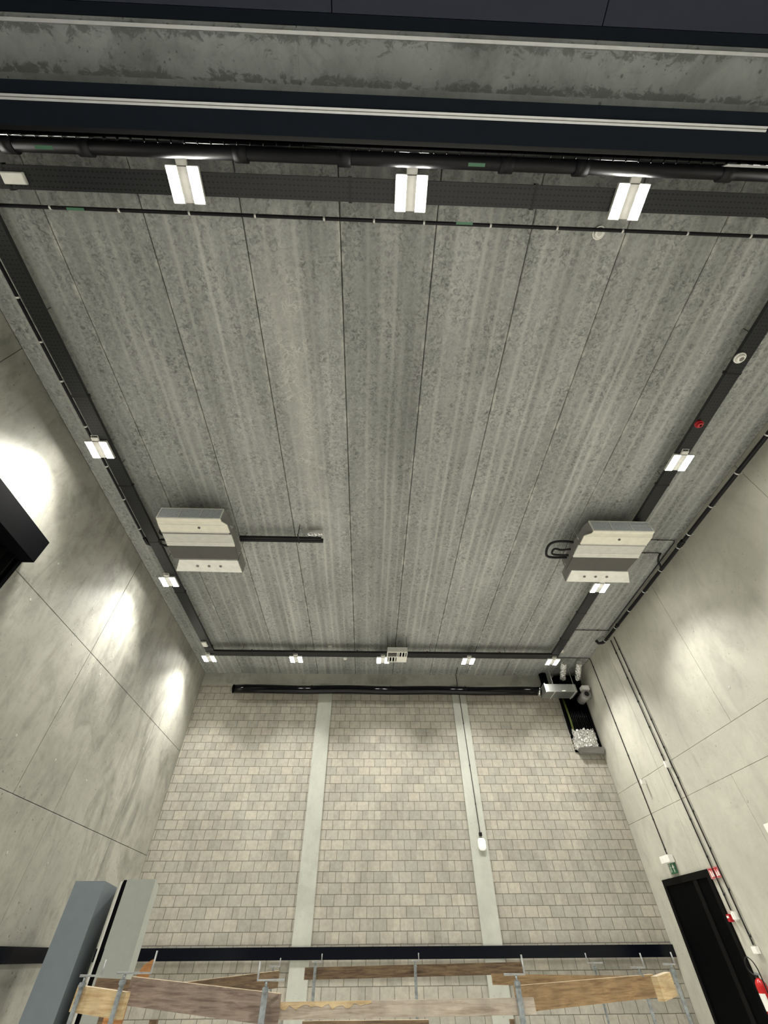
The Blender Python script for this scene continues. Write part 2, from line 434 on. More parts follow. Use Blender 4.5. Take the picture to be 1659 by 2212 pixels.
def panel_wall(name, x, sgn, rects, mat, g=0.005, ch=0.004):
    """wall of cast panels; rects are (y0,y1,z0,z1); the gaps between them are open joints"""
    mb = MB()
    for (y0, y1, z0, z1) in rects:
        g_ = g
        a = [(x+sgn*ch, y0+g_, z0+g_), (x+sgn*ch, y1-g_, z0+g_), (x+sgn*ch, y1-g_, z1-g_), (x+sgn*ch, y0+g_, z1-g_)]
        i = g_+ch
        f = [(x, y0+i, z0+i), (x, y1-i, z0+i), (x, y1-i, z1-i), (x, y0+i, z1-i)]
        bk = [(x+sgn*0.03, p[1], p[2]) for p in a]
        va, vf, vb = [[mb.bm.verts.new(p) for p in q] for q in (a, f, bk)]
        mb.bm.faces.new(vf)
        for k in range(4):
            j = (k+1) % 4
            mb.bm.faces.new((vf[k], vf[j], va[j], va[k])); mb.bm.faces.new((va[k], va[j], vb[j], vb[k]))
        mb.bm.faces.new(vb[::-1])
    mb2 = mb.build(name, mat)
    bk = MB().box(min(x+sgn*0.03, x+sgn*0.3), max(x+sgn*0.03, x+sgn*0.3), YB, D+0.3, 0, H+0.3).build('joint_backing', M['joint'], mb2)
    return struct(mb2)
LB = 0.0
rl = []
for z0, z1, ys in ((5.535, H+0.02, [YB, 2.6, 7.44, 11.2, D]), (3.275, 5.535, [YB, 2.6, 7.44, 8.62, 10.95, D]), (0, 3.275, [YB, 2.6, 8.62, 10.95, D])):
    for a, b_ in zip(ys, ys[1:]): rl.append((a, b_, z0, z1))
panel_wall('wall_left', 0.0, -1, rl, M['wall_l'], 0.0045)
rr = []
for z0, z1, ys in ((4.53, H+0.02, [YB, 4.436, 7.9, 10.72, D]), (3.86, 4.53, [YB, 5.64, 10.72, D]), (0, 3.86, [YB, 5.04, 8.6, 10.72, D])):
    for a, b_ in zip(ys, ys[1:]): rr.append((a, b_, z0, z1))
panel_wall('wall_right', WX, 1, rr, M['wall_r'], 0.0028)
struct(MB().box(0, WX, D, D+0.25, 0, 7.44).build('wall_back', M['blocks']))
struct(MB().box(0, WX, YB-0.2, YB, 0, H+0.3).build('wall_front', M['wall_l']))
struct(MB().box(0, WX, D-0.02, D+0.25, 7.47, H+0.02).build('trim_1', M['ring']), 'concrete ring beam above the block wall')
struct(MB().box(0, WX, D-0.008, D+0.2, 7.42, 7.47).build('trim_2', M['pier']), 'thin concrete levelling strip under the ring beam')
for i, (a, b_) in enumerate(((3.70, 4.115), (7.835, 8.265))):
    struct(MB().box(a, b_, D-0.055, D+0.1, 0, 7.42, 0.006).build('trim_%d' % (3+i), M['pier']), 'pale concrete pier in the block wall')
# black rail round the room at about shoulder height
struct(MB().box(0.0, WX, D-0.085, D-0.056, 1.545, 1.735, 0.004).build('trim_5', M['rail']), 'glossy black rail across the block wall')
struct(MB().box(0.0, 0.03, 5.2, D-0.09, 1.545, 1.725, 0.004).build('trim_6', M['rail']), 'black rail along the left wall')

# formwork tie plugs on the cast walls
TIE_R = [(7.48, 4.99), (8.57, 5.0), (9.89, 4.99), (8.55, 3.43), (8.59, 4.35), (6.17, 6.2), (7.52, 6.19)]
TIE_L = [(5.56, 6.13), (5.54, 5.39), (6.88, 6.13), (6.88, 5.39), (7.97, 6.73), (6.85, 3.88), (8.02, 5.38), (8.0, 3.88), (9.15, 3.87), (10.83, 4.94), (10.49, 3.87), (9.11, 2.67), (7.98, 2.66)]
wl, wr = bpy.data.objects['wall_left'], bpy.data.objects['wall_right']
for yy, zz in TIE_L: MB().disc((0.0, yy, zz), 0.022, 0.003, 'x', 14, 0.016).build('tie_plug', M['pier'], wl)
for yy, zz in TIE_R: MB().disc((WX, yy, zz), 0.026, -0.003, 'x', 14, 0.018).build('tie_plug', M['pier'], wr)

# overhead beams and header behind / above the viewer
struct(MB().box(0, WX, -0.185, 0.098, 6.6, H+0.0).build('trim_7', M['header']), 'wide matt black header above the near lamps')
struct(MB().box(0, WX, 0.10, 0.135, 6.72, H+0.0).build('trim_8', M['black']), 'black steel flange at the edge of the header')
bmm = MB(); bmm.box(0, 4.537, -0.60, -0.245, 7.05, H); bmm.box(4.543, WX, -0.60, -0.245, 7.05, H); bmm.box(4.5, 4.6, -0.59, -0.26, 7.055, H)
struct(bmm.build('trim_9', M['dirty_beam']), 'concrete beam behind the black header')
struct(MB().box(0, WX, -0.245, -0.19, 7.03, H+0.0).build('trim_10', M['beam']), 'pale lip along the concrete beam')
struct(MB().box(0, WX, -0.568, -0.545, 7.0, 7.05).build('trim_11', M['alu']), 'grey metal strip along the concrete beam')
struct(MB().box(0, WX, -0.672, -0.60, 7.0, H+0.0).build('trim_12', M['header']), 'black profile beside the concrete beam')
struct(MB().box(0, 4.85, -2.2, -0.676, 7.0, 7.1).build('trim_13', M['header2']), 'blue black soffit panel, left')
struct(MB().box(4.86, 7.15, -2.2, -0.676, 7.0, 7.1).build('trim_14', M['header2']), 'blue black soffit panel, middle')
struct(MB().box(7.16, WX, -2.2, -0.676, 7.0, 7.1).build('trim_15', M['header2']), 'blue black soffit panel, right')

# double door in the right wall
dr = sroot('door_1', (WX, 11.4, 0), 'black double door in the right wall')
fx0, fx1 = WX-0.035, WX+0.02
mb = MB(); mb.box(fx0, fx1, 10.50, 12.31, 2.62, 2.73); mb.box(fx0, fx1, 12.22, 12.31, 0, 2.62); mb.box(fx0, fx1, 10.50, 10.60, 0, 2.62)
mb.build('door_frame', M['doorf'], dr)
MB().box(WX-0.012, WX+0.01, 11.13, 12.22, 0.01, 2.62).build('door_leaf', M['door'], dr)
MB().box(WX-0.012, WX+0.01, 10.60, 10.99, 0.01, 2.62).build('door_leaf', M['door'], dr)
MB().box(WX-0.03, WX+0.01, 10.99, 11.13, 0.01, 2.62, 0.003).build('door_stile', M['doorf'], dr)

# curtain box + pleated curtain at the left wall
cb = sroot('door_2', (0, 2, 0), 'black curtain box over a curtained opening in the left wall')
MB().box(0.002, 0.30, YB+0.5, 4.868, 5.58, 5.98, 0.004).build('curtain_box', M['blackm'], cb)
MB().box(0.004, 0.13, 4.80, 4.862, 0.02, 5.575).build('guide_rail', M['blackm'], cb)
mb = MB(); n = 260; y0, y1 = YB+0.6, 4.80; lo = []; hi = []
for i in range(n+1):
    y = y0+(y1-y0)*i/n; x = 0.085+0.04*math.sin(i*1.35)+0.01*math.sin(i*0.37)
    lo.append(mb.bm.verts.new((x, y, 0.03))); hi.append(mb.bm.verts.new((x, y, 5.57)))
for i in range(n):
    f = mb.bm.faces.new((lo[i], lo[i+1], hi[i+1], hi[i])); f.smooth = True
cu = mb.build('curtain', M['curtain'], cb)
so = cu.modifiers.new('thickness', 'SOLIDIFY'); so.thickness = 0.006

# ------------------------------------------------------------------ two steel posts at the left
p = tag(MB().prism([(0.655, 8.95), (1.116, 8.95), (0.925, 9.90), (0.50, 9.90)], 0, 2.44).build('steel_post', M['post_a']),
        'blue grey steel clad post by the left wall, nearer the corner of the frame', 'post')
p = thing('steel_post', 'pale grey steel clad post with black seals, just right of the blue grey one', 'post', (1.4, 9.3, 0))
MB().prism([(1.46, 8.96), (1.90, 8.96), (1.62, 9.95), (1.04, 9.95)], 0, 2.46).build('body', M['post_b'], p)
MB().prism([(1.40, 8.975), (1.452, 8.965), (0.99, 9.94), (0.965, 9.92)], 0, 2.452).build('seal', M['blackm'], p)
MB().prism([(1.335, 9.02), (1.365, 9.02), (0.955, 9.93), (0.94, 9.93)], 0, 2.44).build('edge_strip', M['lgrey'], p)

# ------------------------------------------------------------------ cable trays
def tray(label, x0, x1, y0, y1, z=7.5, hgt=0.06, joints=(), hang=()):
    along_y = (y1-y0) > (x1-x0)
    r = thing('cable_tray', label, 'cable tray', ((x0+x1)/2, (y0+y1)/2, z), 'black cable trays under the ceiling')
    mb = MB(); t_ = 0.003
    mb.box(x0, x1, y0, y1, z, z+t_)
    if along_y:
        mb.box(x0, x0+t_, y0, y1, z+t_, z+hgt); mb.box(x1-t_, x1, y0, y1, z+t_, z+hgt)
    else:
        mb.box(x0, x1, y0, y0+t_, z+t_, z+hgt); mb.box(x0, x1, y1-t_, y1, z+t_, z+hgt)
    mb.build('tray', M['tray'], r)
    for j in joints:
        mb = MB()
        if along_y: mb.box(x0-0.008, x1+0.008, j-0.012, j+0.012, z-0.004, z+0.0); mb.box(x0-0.012, x0-0.001, j-0.02, j+0.02, z, z+hgt+0.01); mb.box(x1+0.001, x1+0.012, j-0.02, j+0.02, z, z+hgt+0.01)
        else: mb.box(j-0.012, j+0.012, y0-0.008, y1+0.008, z-0.004, z+0.0); mb.box(j-0.02, j+0.02, y0-0.012, y0-0.001, z, z+hgt+0.01); mb.box(j-0.02, j+0.02, y1+0.001, y1+0.012, z, z+hgt+0.01)
        mb.build('joint_strap', M['black'], r)
    for j in hang:
        mb = MB()
        if along_y:
            mb.tube([((x0+x1)/2, j, z+0.004), ((x0+x1)/2, j, H)], 0.005, 6)
        else:
            mb.tube([(j, (y0+y1)/2, z+0.004), (j, (y0+y1)/2, H)], 0.005, 6)
        mb.build('hanger', M['black'], r)
    # loose cables lying in the tray
    mb = MB()
    for q in range(3):
        o = 0.05+0.04*q
        if along_y: mb.tube([(x0+o, y0+0.05, z+0.018), (x0+o+0.01, (y0+y1)/2, z+0.018), (x0+o, y1-0.05, z+0.018)], 0.009, 6)
        else: mb.tube([(x0+0.05, y0+o, z+0.018), ((x0+x1)/2, y0+o+0.01, z+0.018), (x1-0.05, y0+o, z+0.018)], 0.009, 6)
    mb.build('cables', M['black'], r)
    return r
tray('perforated black cable tray carrying the three near lamps', 0.40, 11.0, 0.44, 0.655, joints=(1.15, 4.95, 7.05, 9.9), hang=(2.4, 4.5, 6.9, 8.9))
tray('perforated black cable tray along the left wall', 0.622, 0.845, 0.67, 11.0, joints=(3.2, 4.98, 6.50, 8.25, 10.8), hang=(2.0, 4.6, 7.2, 9.6))
tray('perforated black cable tray along the right wall', 10.505, 10.725, 0.67, 11.0, joints=(2.55, 4.7, 8.9, 10.2), hang=(2.0, 4.6, 7.2, 9.6))
tray('perforated black cable tray in front of the block wall', 0.62, 10.73, 11.02, 11.27, joints=(1.9, 3.1, 4.9, 6.9, 9.0), hang=(1.6, 3.4, 5.2, 7.0, 9.2))

# ------------------------------------------------------------------ ceiling lamps
def lamp(loc, label):
    r = thing('ceiling_lamp', label, 'ceiling lamp', loc, 'twin panel ceiling lamps')
    x, y, z = loc   # z = underside of the diffusers
    mb = MB()
    for s in (-1, 1):
        cx = x+s*0.115
        mb.box(cx-0.066, cx+0.066, y-0.172, y+0.172, z+0.003, z+0.045, 0.004)
    mb.box(x-0.05, x+0.05, y-0.16, y+0.16, z+0.012, z+0.04)
    mb.build('housing', M['lampbody'], r)
    for s in (-1, 1):
        cx = x+s*0.115
        MB().box(cx-0.055, cx+0.055, y-0.16, y+0.16, z, z+0.0028).build('diffuser', M['lamp'], r)
        ld = bpy.data.lights.new('lens_light', 'AREA'); ld.shape = 'RECTANGLE'; ld.size = 0.11; ld.size_y = 0.32
        ld.energy = LENS_W/2; ld.color = LAMP_COL; ld.spread = math.radians(108)
        lo_ = bpy.data.objects.new('lens_light', ld); COL.objects.link(lo_); lo_.parent = r; lo_.location = (cx-x, 0, -0.004)
    mb = MB()
    mb.box(x-0.06, x+0.06, y-0.235, y-0.168, z+0.02, z+0.046, 0.004)
    mb.tube([(x-0.055, y-0.17, z+0.04), (x-0.055, y-0.26, z+0.052), (x+0.055, y-0.26, z+0.052), (x+0.055, y-0.17, z+0.04)], 0.008, 6)
    mb.build('mounting_bracket', M['lampbody'], r)
    return r
ZL = 7.45
lab = {
 (0, 0): 'twin-panel lamp at the left end of the near cable tray, outside the picture',
 (1, 0): 'bright twin-panel lamp on the near cable tray, left of its three lamps in view',
 (2, 0): 'bright twin-panel lamp on the near cable tray, middle of its three lamps in view',
 (3, 0): 'bright twin-panel lamp on the near cable tray, right of its three lamps in view',
 (4, 0): 'twin-panel lamp at the right end of the near cable tray, outside the picture',
 (0, 1): 'bright twin-panel lamp on the left cable tray, before the left ventilation unit',
 (4, 1): 'bright twin-panel lamp on the right cable tray, between the red sounder and the ventilation unit',
 (0, 2): 'bright twin-panel lamp on the left cable tray, just beyond the left ventilation unit',
 (4, 2): 'bright twin-panel lamp on the right cable tray, just beyond the right ventilation unit',
 (0, 3): 'bright twin-panel lamp in the far left corner at the junction of two trays',
 (1, 3): 'bright twin-panel lamp on the far cable tray, next after the far left corner lamp',
 (2, 3): 'bright twin-panel lamp partly hidden by the square white fan grille',
 (3, 3): 'bright twin-panel lamp on the far tray between the fan grille and the right corner',
 (4, 3): 'bright twin-panel lamp in the far right corner above the duct box'}
xs = [0.64, 3.13, 5.637, 8.13, 10.62]; ysl = [0.556, 4.16, 7.78, 11.37]
l0 = None
for (i, j), lb in lab.items():
    loc = (xs[i], ysl[j], ZL)
    if l0 is None: l0 = lamp(loc, lb)
    else: copy_tree(l0, loc, lb)

# ------------------------------------------------------------------ ventilation units
def unit(label, st, fx, ytop, lip, inner, split):
    """st: stations (y, xl, xr, z) along the underside"""
    cx = (st[0][1]+st[0][2])/2
    r = thing('ventilation_unit', label, 'ventilation unit', (cx, st[0][0], 7.2), 'ceiling ventilation units')
    zt = 7.46
    yf, xl, xr = st[0][0], st[0][1], st[0][2]
    ye = st[-1][0]; bl, brr = st[-1][1], st[-1][2]
    # casing: closed body above the underside pieces
    mb = MB()
    mb.hull([(xl+0.01, yf+0.012, 7.125), (xr-0.01, yf+0.012, 7.125), (xr-0.01, yf+0.2, 7.22), (brr-0.01, ye, 7.20), (brr-0.01, ye+0.01, 7.20), (bl+0.01, ye+0.01, 7.20), (bl+0.01, ye, 7.20), (xl+0.01, yf+0.2, 7.22)],
            [(xl+0.01, yf+0.012, 7.38), (xr-0.01, yf+0.012, 7.38), (xr-0.01, yf+0.2, zt), (brr-0.01, ye, zt), (brr-0.01, ye+0.01, zt), (bl+0.01, ye+0.01, zt), (bl+0.01, ye, zt), (xl+0.01, yf+0.2, zt)])
    mb.build('casing', M['mgrey'], r)
    # front grille: white frame with three mesh panels
    fz0, fz1 = 7.105, 7.375; w = (xr-xl)
    mb = MB(); y0 = yf-0.012; y1 = yf+0.010; b_ = 0.018
    mb.box(xl, xr, y0, y1, fz0, fz0+b_); mb.box(xl, xr, y0, y1, fz1-b_, fz1)
    mb.box(xl, xl+b_, y0, y1, fz0+b_, fz1-b_); mb.box(xr-b_, xr, y0, y1, fz0+b_, fz1-b_)
    for k in (1, 2): mb.box(xl+w*k/3-0.006, xl+w*k/3+0.006, y0, y1, fz0+b_, fz1-b_)
    if split: mb.box(xl+w*2/3, xr-b_, y0, y1, 7.255, 7.265)
    mb.build('grille_frame', M['lgrey'], r)
    for k in range(3):
        a = xl+w*k/3+0.01; c_ = xl+w*(k+1)/3-0.01
        mb = MB(); mb.box(a, c_, yf-0.004, yf+0.006, fz0+b_, fz1-b_)
        for q in range(14):
            zz = fz0+b_+0.008+q*(fz1-fz0-2*b_-0.01)/14
            mb.box(a, c_, yf-0.009, yf-0.004, zz, zz+0.004)
        mb.build('filter_panel', M['filt'], r)
    # underside sheets
    def sheet(i, j, name, mat, dz=0.0, inset=0.0):
        lo, hi = [], []
        mb = MB()
        for a, b2 in zip(range(i, j), range(i+1, j+1)):
            A, B = st[a], st[b2]
            pl = [(A[1]+inset, A[0], A[3]+dz), (A[2]-inset, A[0], A[3]+dz), (B[2]-inset, B[0], B[3]+dz), (B[1]+inset, B[0], B[3]+dz)]
            mb.hull(pl, [(p_[0], p_[1], p_[2]+0.02) for p_ in pl])
        mb.build(name, mat, r)
    sheet(0, 3, 'drain_tray', M['offwhite'])
    sheet(4, 5, 'bottom_sheet', M['lgrey'])
    # raised mouldings across the drain tray
    yb2, xa, xb, zz = st[2][0], st[2][1], st[2][2], st[2][3]
    MB().box(xa+0.01, xb-0.01, st[3][0]-0.012, st[3][0]+0.004, st[3][3]-0.012, st[3][3]+0.01, 0.003).build('tray_flange', M['white'], r)
    MB().box(xa+0.02, xb-0.02, yb2-0.006, yb2+0.002, zz-0.006, zz+0.004).build('tray_bead', M['lgrey'], r)
    mb = MB()
    A = st[3]; mb.box(A[1]+0.02, A[2]-0.02, A[0]+0.006, A[0]+0.05, A[3]-0.006, A[3]+0.02, 0.003)
    mb.build('seal_strip', M['mgrey'], r)
    mb = MB(); A, B = st[5], st[6]
    for q in range(3):
        ya = A[0]+(B[0]-A[0])*q/3
        mb.box(A[1], A[2], ya+0.003, ya+(B[0]-A[0])/3-0.003, A[3]-0.008-0.004*q, A[3]+0.014, 0.003)
    mb.build('outlet_flap', M['white'], r)
    sheet(6, 7, 'outlet_duct', M['dgrey'])
    # lip with three round ports
    (a, b2, c_, d) = lip
    mb = MB(); mb.hull([(q[0], q[1], 7.165) for q in lip], [(q[0], q[1], 7.20) for q in lip])
    lp = mb.build('outlet_lip', M['white'], r)
    ym = (a[1]+d[1])/2+0.0
    for k in range(3):
        xx = a[0]+(b2[0]-a[0])*(0.30+0.20*k)
        mb = MB(); mb.disc((xx-0.03, ym, 7.150), 0.028, 0.014, 'z', 20)
        mb.disc((xx-0.03, ym, 7.146), 0.015, 0.005, 'z', 14)
        mb.build('port', M['mgrey'], lp)
    # hood side under the lip on the inner side
    if inner > 0: q0, q1 = b2, c_
    else: q0, q1 = a, d
    s_ = 1 if inner > 0 else -1
    mb = MB(); mb.hull([(q0[0]+s_*0.002, q0[1], 7.17), (q1[0]+s_*0.002, q1[1], 7.17), (q1[0]+s_*0.02, q1[1], 7.17), (q0[0]+s_*0.02, q0[1], 7.17)],
                       [(q0[0]+s_*0.002, q0[1], 7.42), (q1[0]+s_*0.002, q1[1], 7.42), (q1[0]+s_*0.02, q1[1], 7.42), (q0[0]+s_*0.02, q0[1], 7.42)])
    mb.build('hood_side', M['mgrey'], r)
    MB().disc((xl+w*0.57, st[2][0]+0.075, st[2][3]-0.014), 0.024, 0.016, 'z', 18).build('drain_cap', M['dgrey'], r)
    for yy in (yf+0.35, ye-0.12):
        for sx, ex in ((-1, bl), (1, brr)):
            X = ex+sx*0.035
            mb = MB(); mb.tube([(X, yy, 7.20), (X, yy, H)], 0.005, 6); mb.box(X-sx*0.03-0.01, X+0.012, yy-0.018, yy+0.018, 7.262, 7.27); mb.disc((X, yy, 7.24), 0.014, 0.02, 'z', 8)
            mb.build('hanger_rod', M['galv'], r)
    return r
stL = [(5.395, 1.296, 2.462, 7.1), (5.465, 1.290, 2.470, 7.1), (5.65, 1.205, 2.505, 7.2), (5.858, 1.20, 2.516, 7.2), (5.90, 1.21, 2.53, 7.19), (6.125, 1.21, 2.54, 7.185), (6.222, 1.22, 2.541, 7.17), (6.602, 1.216, 2.532, 7.17)]
stR = [(5.528, 9.482, 10.664, 7.1), (5.592, 9.476, 10.662, 7.1), (5.773, 9.426, 10.79, 7.2), (6.002, 9.43, 10.776, 7.2), (6.028, 9.40, 10.768, 7.19), (6.26, 9.40, 10.77, 7.185), (6.371, 9.404, 10.757, 7.17), (6.786, 9.39, 10.702, 7.17)]
u = unit('grey and white ventilation unit hung beside the left cable tray', stL, None, None,
     [(1.322, 6.64), (2.503, 6.64), (2.519, 7.03), (1.144, 7.01)], 1, False)
u2 = unit('ventilation unit hung by the right wall, its right filter split by a bar', stR, None, None,
     [(9.521, 6.79), (10.742, 6.805), (10.94, 7.18), (9.529, 7.17)], -1, True)

# ------------------------------------------------------------------ pipes and ducts
def pipe(name, label, cat, pts, r, clips=(), mat='pipe', clip_r=None, axis='x', seg=14, group=None, clipmat='clip', standoff=None):
    root = thing(name, label, cat, pts[0], group)
    MB().tube(pts, r, seg).build('tube', M[mat], root)
    for c in clips:
        c = Vector(c); cr = clip_r or r*1.18
        d = {'x': Vector((0.012, 0, 0)), 'y': Vector((0, 0.012, 0)), 'z': Vector((0, 0, 0.02))}[axis]
        mb = MB(); mb.tube([c-d, c+d], cr, seg)
        if standoff == 'up': mb.box(c.x-0.008, c.x+0.008, c.y-0.008, c.y+0.008, c.z+cr*0.8, min(H, c.z+cr+1.2))
        if standoff == 'wall+': mb.box(c.x, WX-0.001, c.y-0.006, c.y+0.006, c.z-0.006, c.z+0.006)
        mb.build('clip', M[clipmat], root)
    return root
# thin pipe beside the near tray
cl = [1.424, 2.217, 3.035, 3.808, 4.626, 5.223, 5.825, 6.632, 7.446, 8.253, 9.061, 9.855]
pp = pipe('ceiling_pipe', 'thin black pipe with white clips parallel to the near cable tray', 'pipe',
     [(0.1, 0.822, 7.62), (11.6, 0.862, 7.62)], 0.020, [(x, 0.824+0.0035*x, 7.62) for x in cl], standoff='up')
for x in (1.72, 6.31):
    tag(MB().box(x-0.10, x+0.10, 0.818, 0.845, 7.596, 7.5995).build('pipe_label', M['lime']),
        'small green label on the thin near pipe, %s' % ('by the left lamp' if x < 3 else 'by the middle lamp'), 'label', 'green pipe labels')
pipe('ceiling_pipe', 'thin black pipe with bright clips beside the left cable tray', 'pipe',
     [(0.515, 0.95, 7.58), (0.515, 6.55, 7.58)], 0.022, [(0.515, y, 7.58) for y in (1.816, 2.398, 2.988, 3.778, 4.592, 5.371, 6.175)], axis='y', standoff='up')
tag(MB().tube([(0.515, 6.45, 7.58), (0.52, 6.62, 7.58), (0.60, 6.70, 7.60)], 0.035, 10).build('cable_gland', M['black']),
    'black cable gland at the end of the left thin pipe', 'cable gland')
# drain pipe by the right wall
ycl = [3.614, 4.439, 5.266, 6.067, 6.486, 7.274, 8.1, 8.923, 9.752, 10.45]
pr_ = pipe('drain_pipe', 'black drain pipe with white clips running along the top of the right wall', 'pipe',
     [(11.9, -0.1, 7.50), (11.9, 5.0, 7.585), (11.9, 10.5, 7.645)], 0.038, [(11.9, y, 7.50+0.017*min(y, 5)+0.011*max(0, y-5)) for y in [1.2, 2.0, 2.8]+ycl], axis='y', seg=16, standoff='wall+')
MB().tube([(11.9, 10.5, 7.645), (11.88, 10.60, 7.66), (11.80, 10.66, 7.68), (11.74, 10.62, 7.74)], 0.04, 14).build('elbow', M['pipe'], pr_)
MB().tube([(11.9, 6.28, 7.605), (11.9, 6.44, 7.607)], 0.05, 14).build('coupling', M['pipe'], pr_)
MB().tube([(11.9, 9.60, 7.635), (11.9, 9.66, 7.636)], 0.046, 14).build('coupling', M['pipe'], pr_)
MB().tube([(11.9, 7.25, 7.61), (11.83, 7.12, 7.63), (11.74, 7.02, 7.66), (11.72, 6.90, 7.70), (11.76, 6.84, 7.75)], 0.02, 10).build('branch', M['pipe'], pr_)
# thin conduits to the right ventilation unit
pipe('conduit', 'thin black conduit from the right ventilation unit, nearer of the two', 'conduit',
     [(10.76, 6.42, 7.76), (11.86, 6.43, 7.76), (11.90, 6.50, 7.76), (11.90, 6.98, 7.76), (11.90, 10.1, 7.765)], 0.010, [(11.1, 6.425, 7.76), (11.5, 6.43, 7.76)], 'black', 0.016, clipmat='black', group='thin black conduits')
pipe('conduit', 'thin black conduit from the right ventilation unit, farther of the two', 'conduit',
     [(10.74, 6.86, 7.76), (11.72, 6.85, 7.76), (11.75, 6.88, 7.76)], 0.010, [(11.4, 6.855, 7.76)], 'black', 0.016, clipmat='black', group='thin black conduits')
pipe('conduit', 'thin black conduit crossing from the right tray to the wall, above the drain pipe end', 'conduit',
     [(10.70, 10.11, 7.77), (11.95, 10.13, 7.77)], 0.010, [(11.2, 10.115, 7.77), (11.6, 10.12, 7.77)], 'black', 0.016, clipmat='black', group='thin black conduits')
pipe('conduit', 'thin black conduit from the far right lamp down the wall to the exit sign', 'conduit',
     [(10.70, 11.69, 7.77), (11.975, 11.72, 7.77), (11.982, 11.72, 7.70), (11.982, 11.712, 3.11)], 0.010,
     [(11.982, 11.712, z) for z in (7.5, 6.6, 5.9, 5.1, 4.4, 3.75, 3.2)], 'black', 0.015, 'z', clipmat='black', group='thin black conduits')
pipe('conduit', 'thin black conduit down the right wall to the small siren box', 'conduit',
     [(11.975, 10.32, 7.58), (11.975, 10.325, 2.13)], 0.0125, [(11.975, 10.322, z) for z in (7.2, 6.5, 5.9, 5.3, 4.7, 4.1, 3.5, 2.9, 2.35)], 'black', 0.018, 'z', clipmat='black', group='thin black conduits')
pipe('conduit', 'thin black conduit down the right wall to the low junction box', 'conduit',
     [(11.975, 10.115, 7.56), (11.975, 10.135, 1.69)], 0.0125, [(11.975, 10.122, z) for z in (7.2, 6.6, 6.0, 5.4, 4.8, 4.2, 3.6, 3.0, 2.4, 1.8)], 'black', 0.018, 'z', clipmat='black', group='thin black conduits')
pipe('conduit', 'thin black conduit down the right hand pier to the white access point', 'conduit',
     [(8.03, 12.44, 7.785), (8.045, 12.935, 7.785), (8.05, 12.945, 7.70), (8.06, 12.952, 7.30), (8.06, 12.912, 7.28), (8.11, 12.912, 3.71)], 0.009, [(8.075, 12.912, 6.3), (8.09, 12.912, 5.2), (8.1, 12.912, 4.3)], 'black', 0.014, 'z', clipmat='black', group='thin black conduits')

# insulated pipes under the header edge
ip = pipe('insulated_pipe', 'thick black insulated pipe with collars under the black header', 'pipe',
     [(0.1, 0.262, 7.40), (11.9, 0.262, 7.40)], 0.066, (), 'pipe', seg=20)
for x in (1.41, 2.19, 3.81, 4.90, 6.64, 7.45, 9.05):
    MB().tube([(x-0.07, 0.264, 7.40), (x+0.07, 0.264, 7.40)], 0.084, 24).build('collar', M['pipe'], ip)
pipe('insulated_pipe', 'slim glossy black pipe above the thick insulated pipe', 'pipe',
     [(0.1, 0.157, 7.40), (11.9, 0.157, 7.40)], 0.020, (), 'gloss', seg=20)
rb = thing('spiral_duct', 'glossy black ribbed duct tight under the header edge', 'duct', (6, 0.185, 7.40))
mb = MB(); mb.tube([(0.1, 0.176, 7.30), (11.9, 0.176, 7.30)], 0.026, 20); mb.build('tube', M['gloss'], rb)
mb = MB()
for k in range(86):
    x = 0.3+k*0.135
    mb.tube([(x, 0.176, 7.30), (x+0.010, 0.176, 7.30)], 0.0305, 14)
o_ = mb.build('rib', M['gloss'], rb); o_['kind'] = 'stuff'
for x in (1.80, 6.31):
    tag(MB().box(x-0.09, x+0.09, 0.262, 0.292, 7.3315, 7.334).build('pipe_label', M['lime']),
        'small green label on the thick near pipe, %s' % ('far left' if x < 3 else 'right of the middle lamp'), 'label', 'green pipe labels')
# light profile in the header
lpn = thing('light_profile', 'long slim grey twin-line profile on the black header', 'light profile', (4.3, -0.08, 6.6))
mb = MB(); mb.box(0.9, 8.71, -0.098, -0.082, 6.586, 6.60); mb.box(0.9, 8.71, -0.076, -0.060, 6.586, 6.60)
mb.build('rail', M['alu'], lpn)
MB().box(0.9, 8.71, -0.083, -0.075, 6.594, 6.60).build('slot', M['mgrey'], lpn)
tag(MB().hull([(8.90, 0.185, 7.20), (11.6, 0.185, 7.20), (11.6, 0.205, 7.20), (8.86, 0.205, 7.20)], [(8.90, 0.185, 7.23), (11.6, 0.185, 7.23), (11.6, 0.205, 7.23), (8.86, 0.205, 7.23)]).build('metal_profile', M['alu']),
    'short grey metal profile at the right end of the header edge', 'profile')

# black cable duct from the left ventilation unit
cd = thing('cable_duct', 'black cable duct reaching right from the left ventilation unit', 'cable duct', (3.3, 6.42, 7.55))
MB().box(2.50, 4.20, 6.352, 6.402, 7.55, 7.61, 0.004).build('channel', M['black'], cd)
MB().box(2.50, 4.235, 6.412, 6.482, 7.55, 7.62, 0.004).build('channel', M['pipe'], cd)
mb = MB(); mb.box(3.715, 3.74, 6.22, 6.50, 7.545, 7.55); mb.tube([(3.74, 6.22, 7.55), (3.74, 6.20, H-0.002)], 0.008, 6); mb.build('bracket', M['black'], cd)
MB().box(3.92, 4.22, 6.24, 6.35, 7.60, 7.70, 0.01).build('foil_end_box', M['foil'], cd)
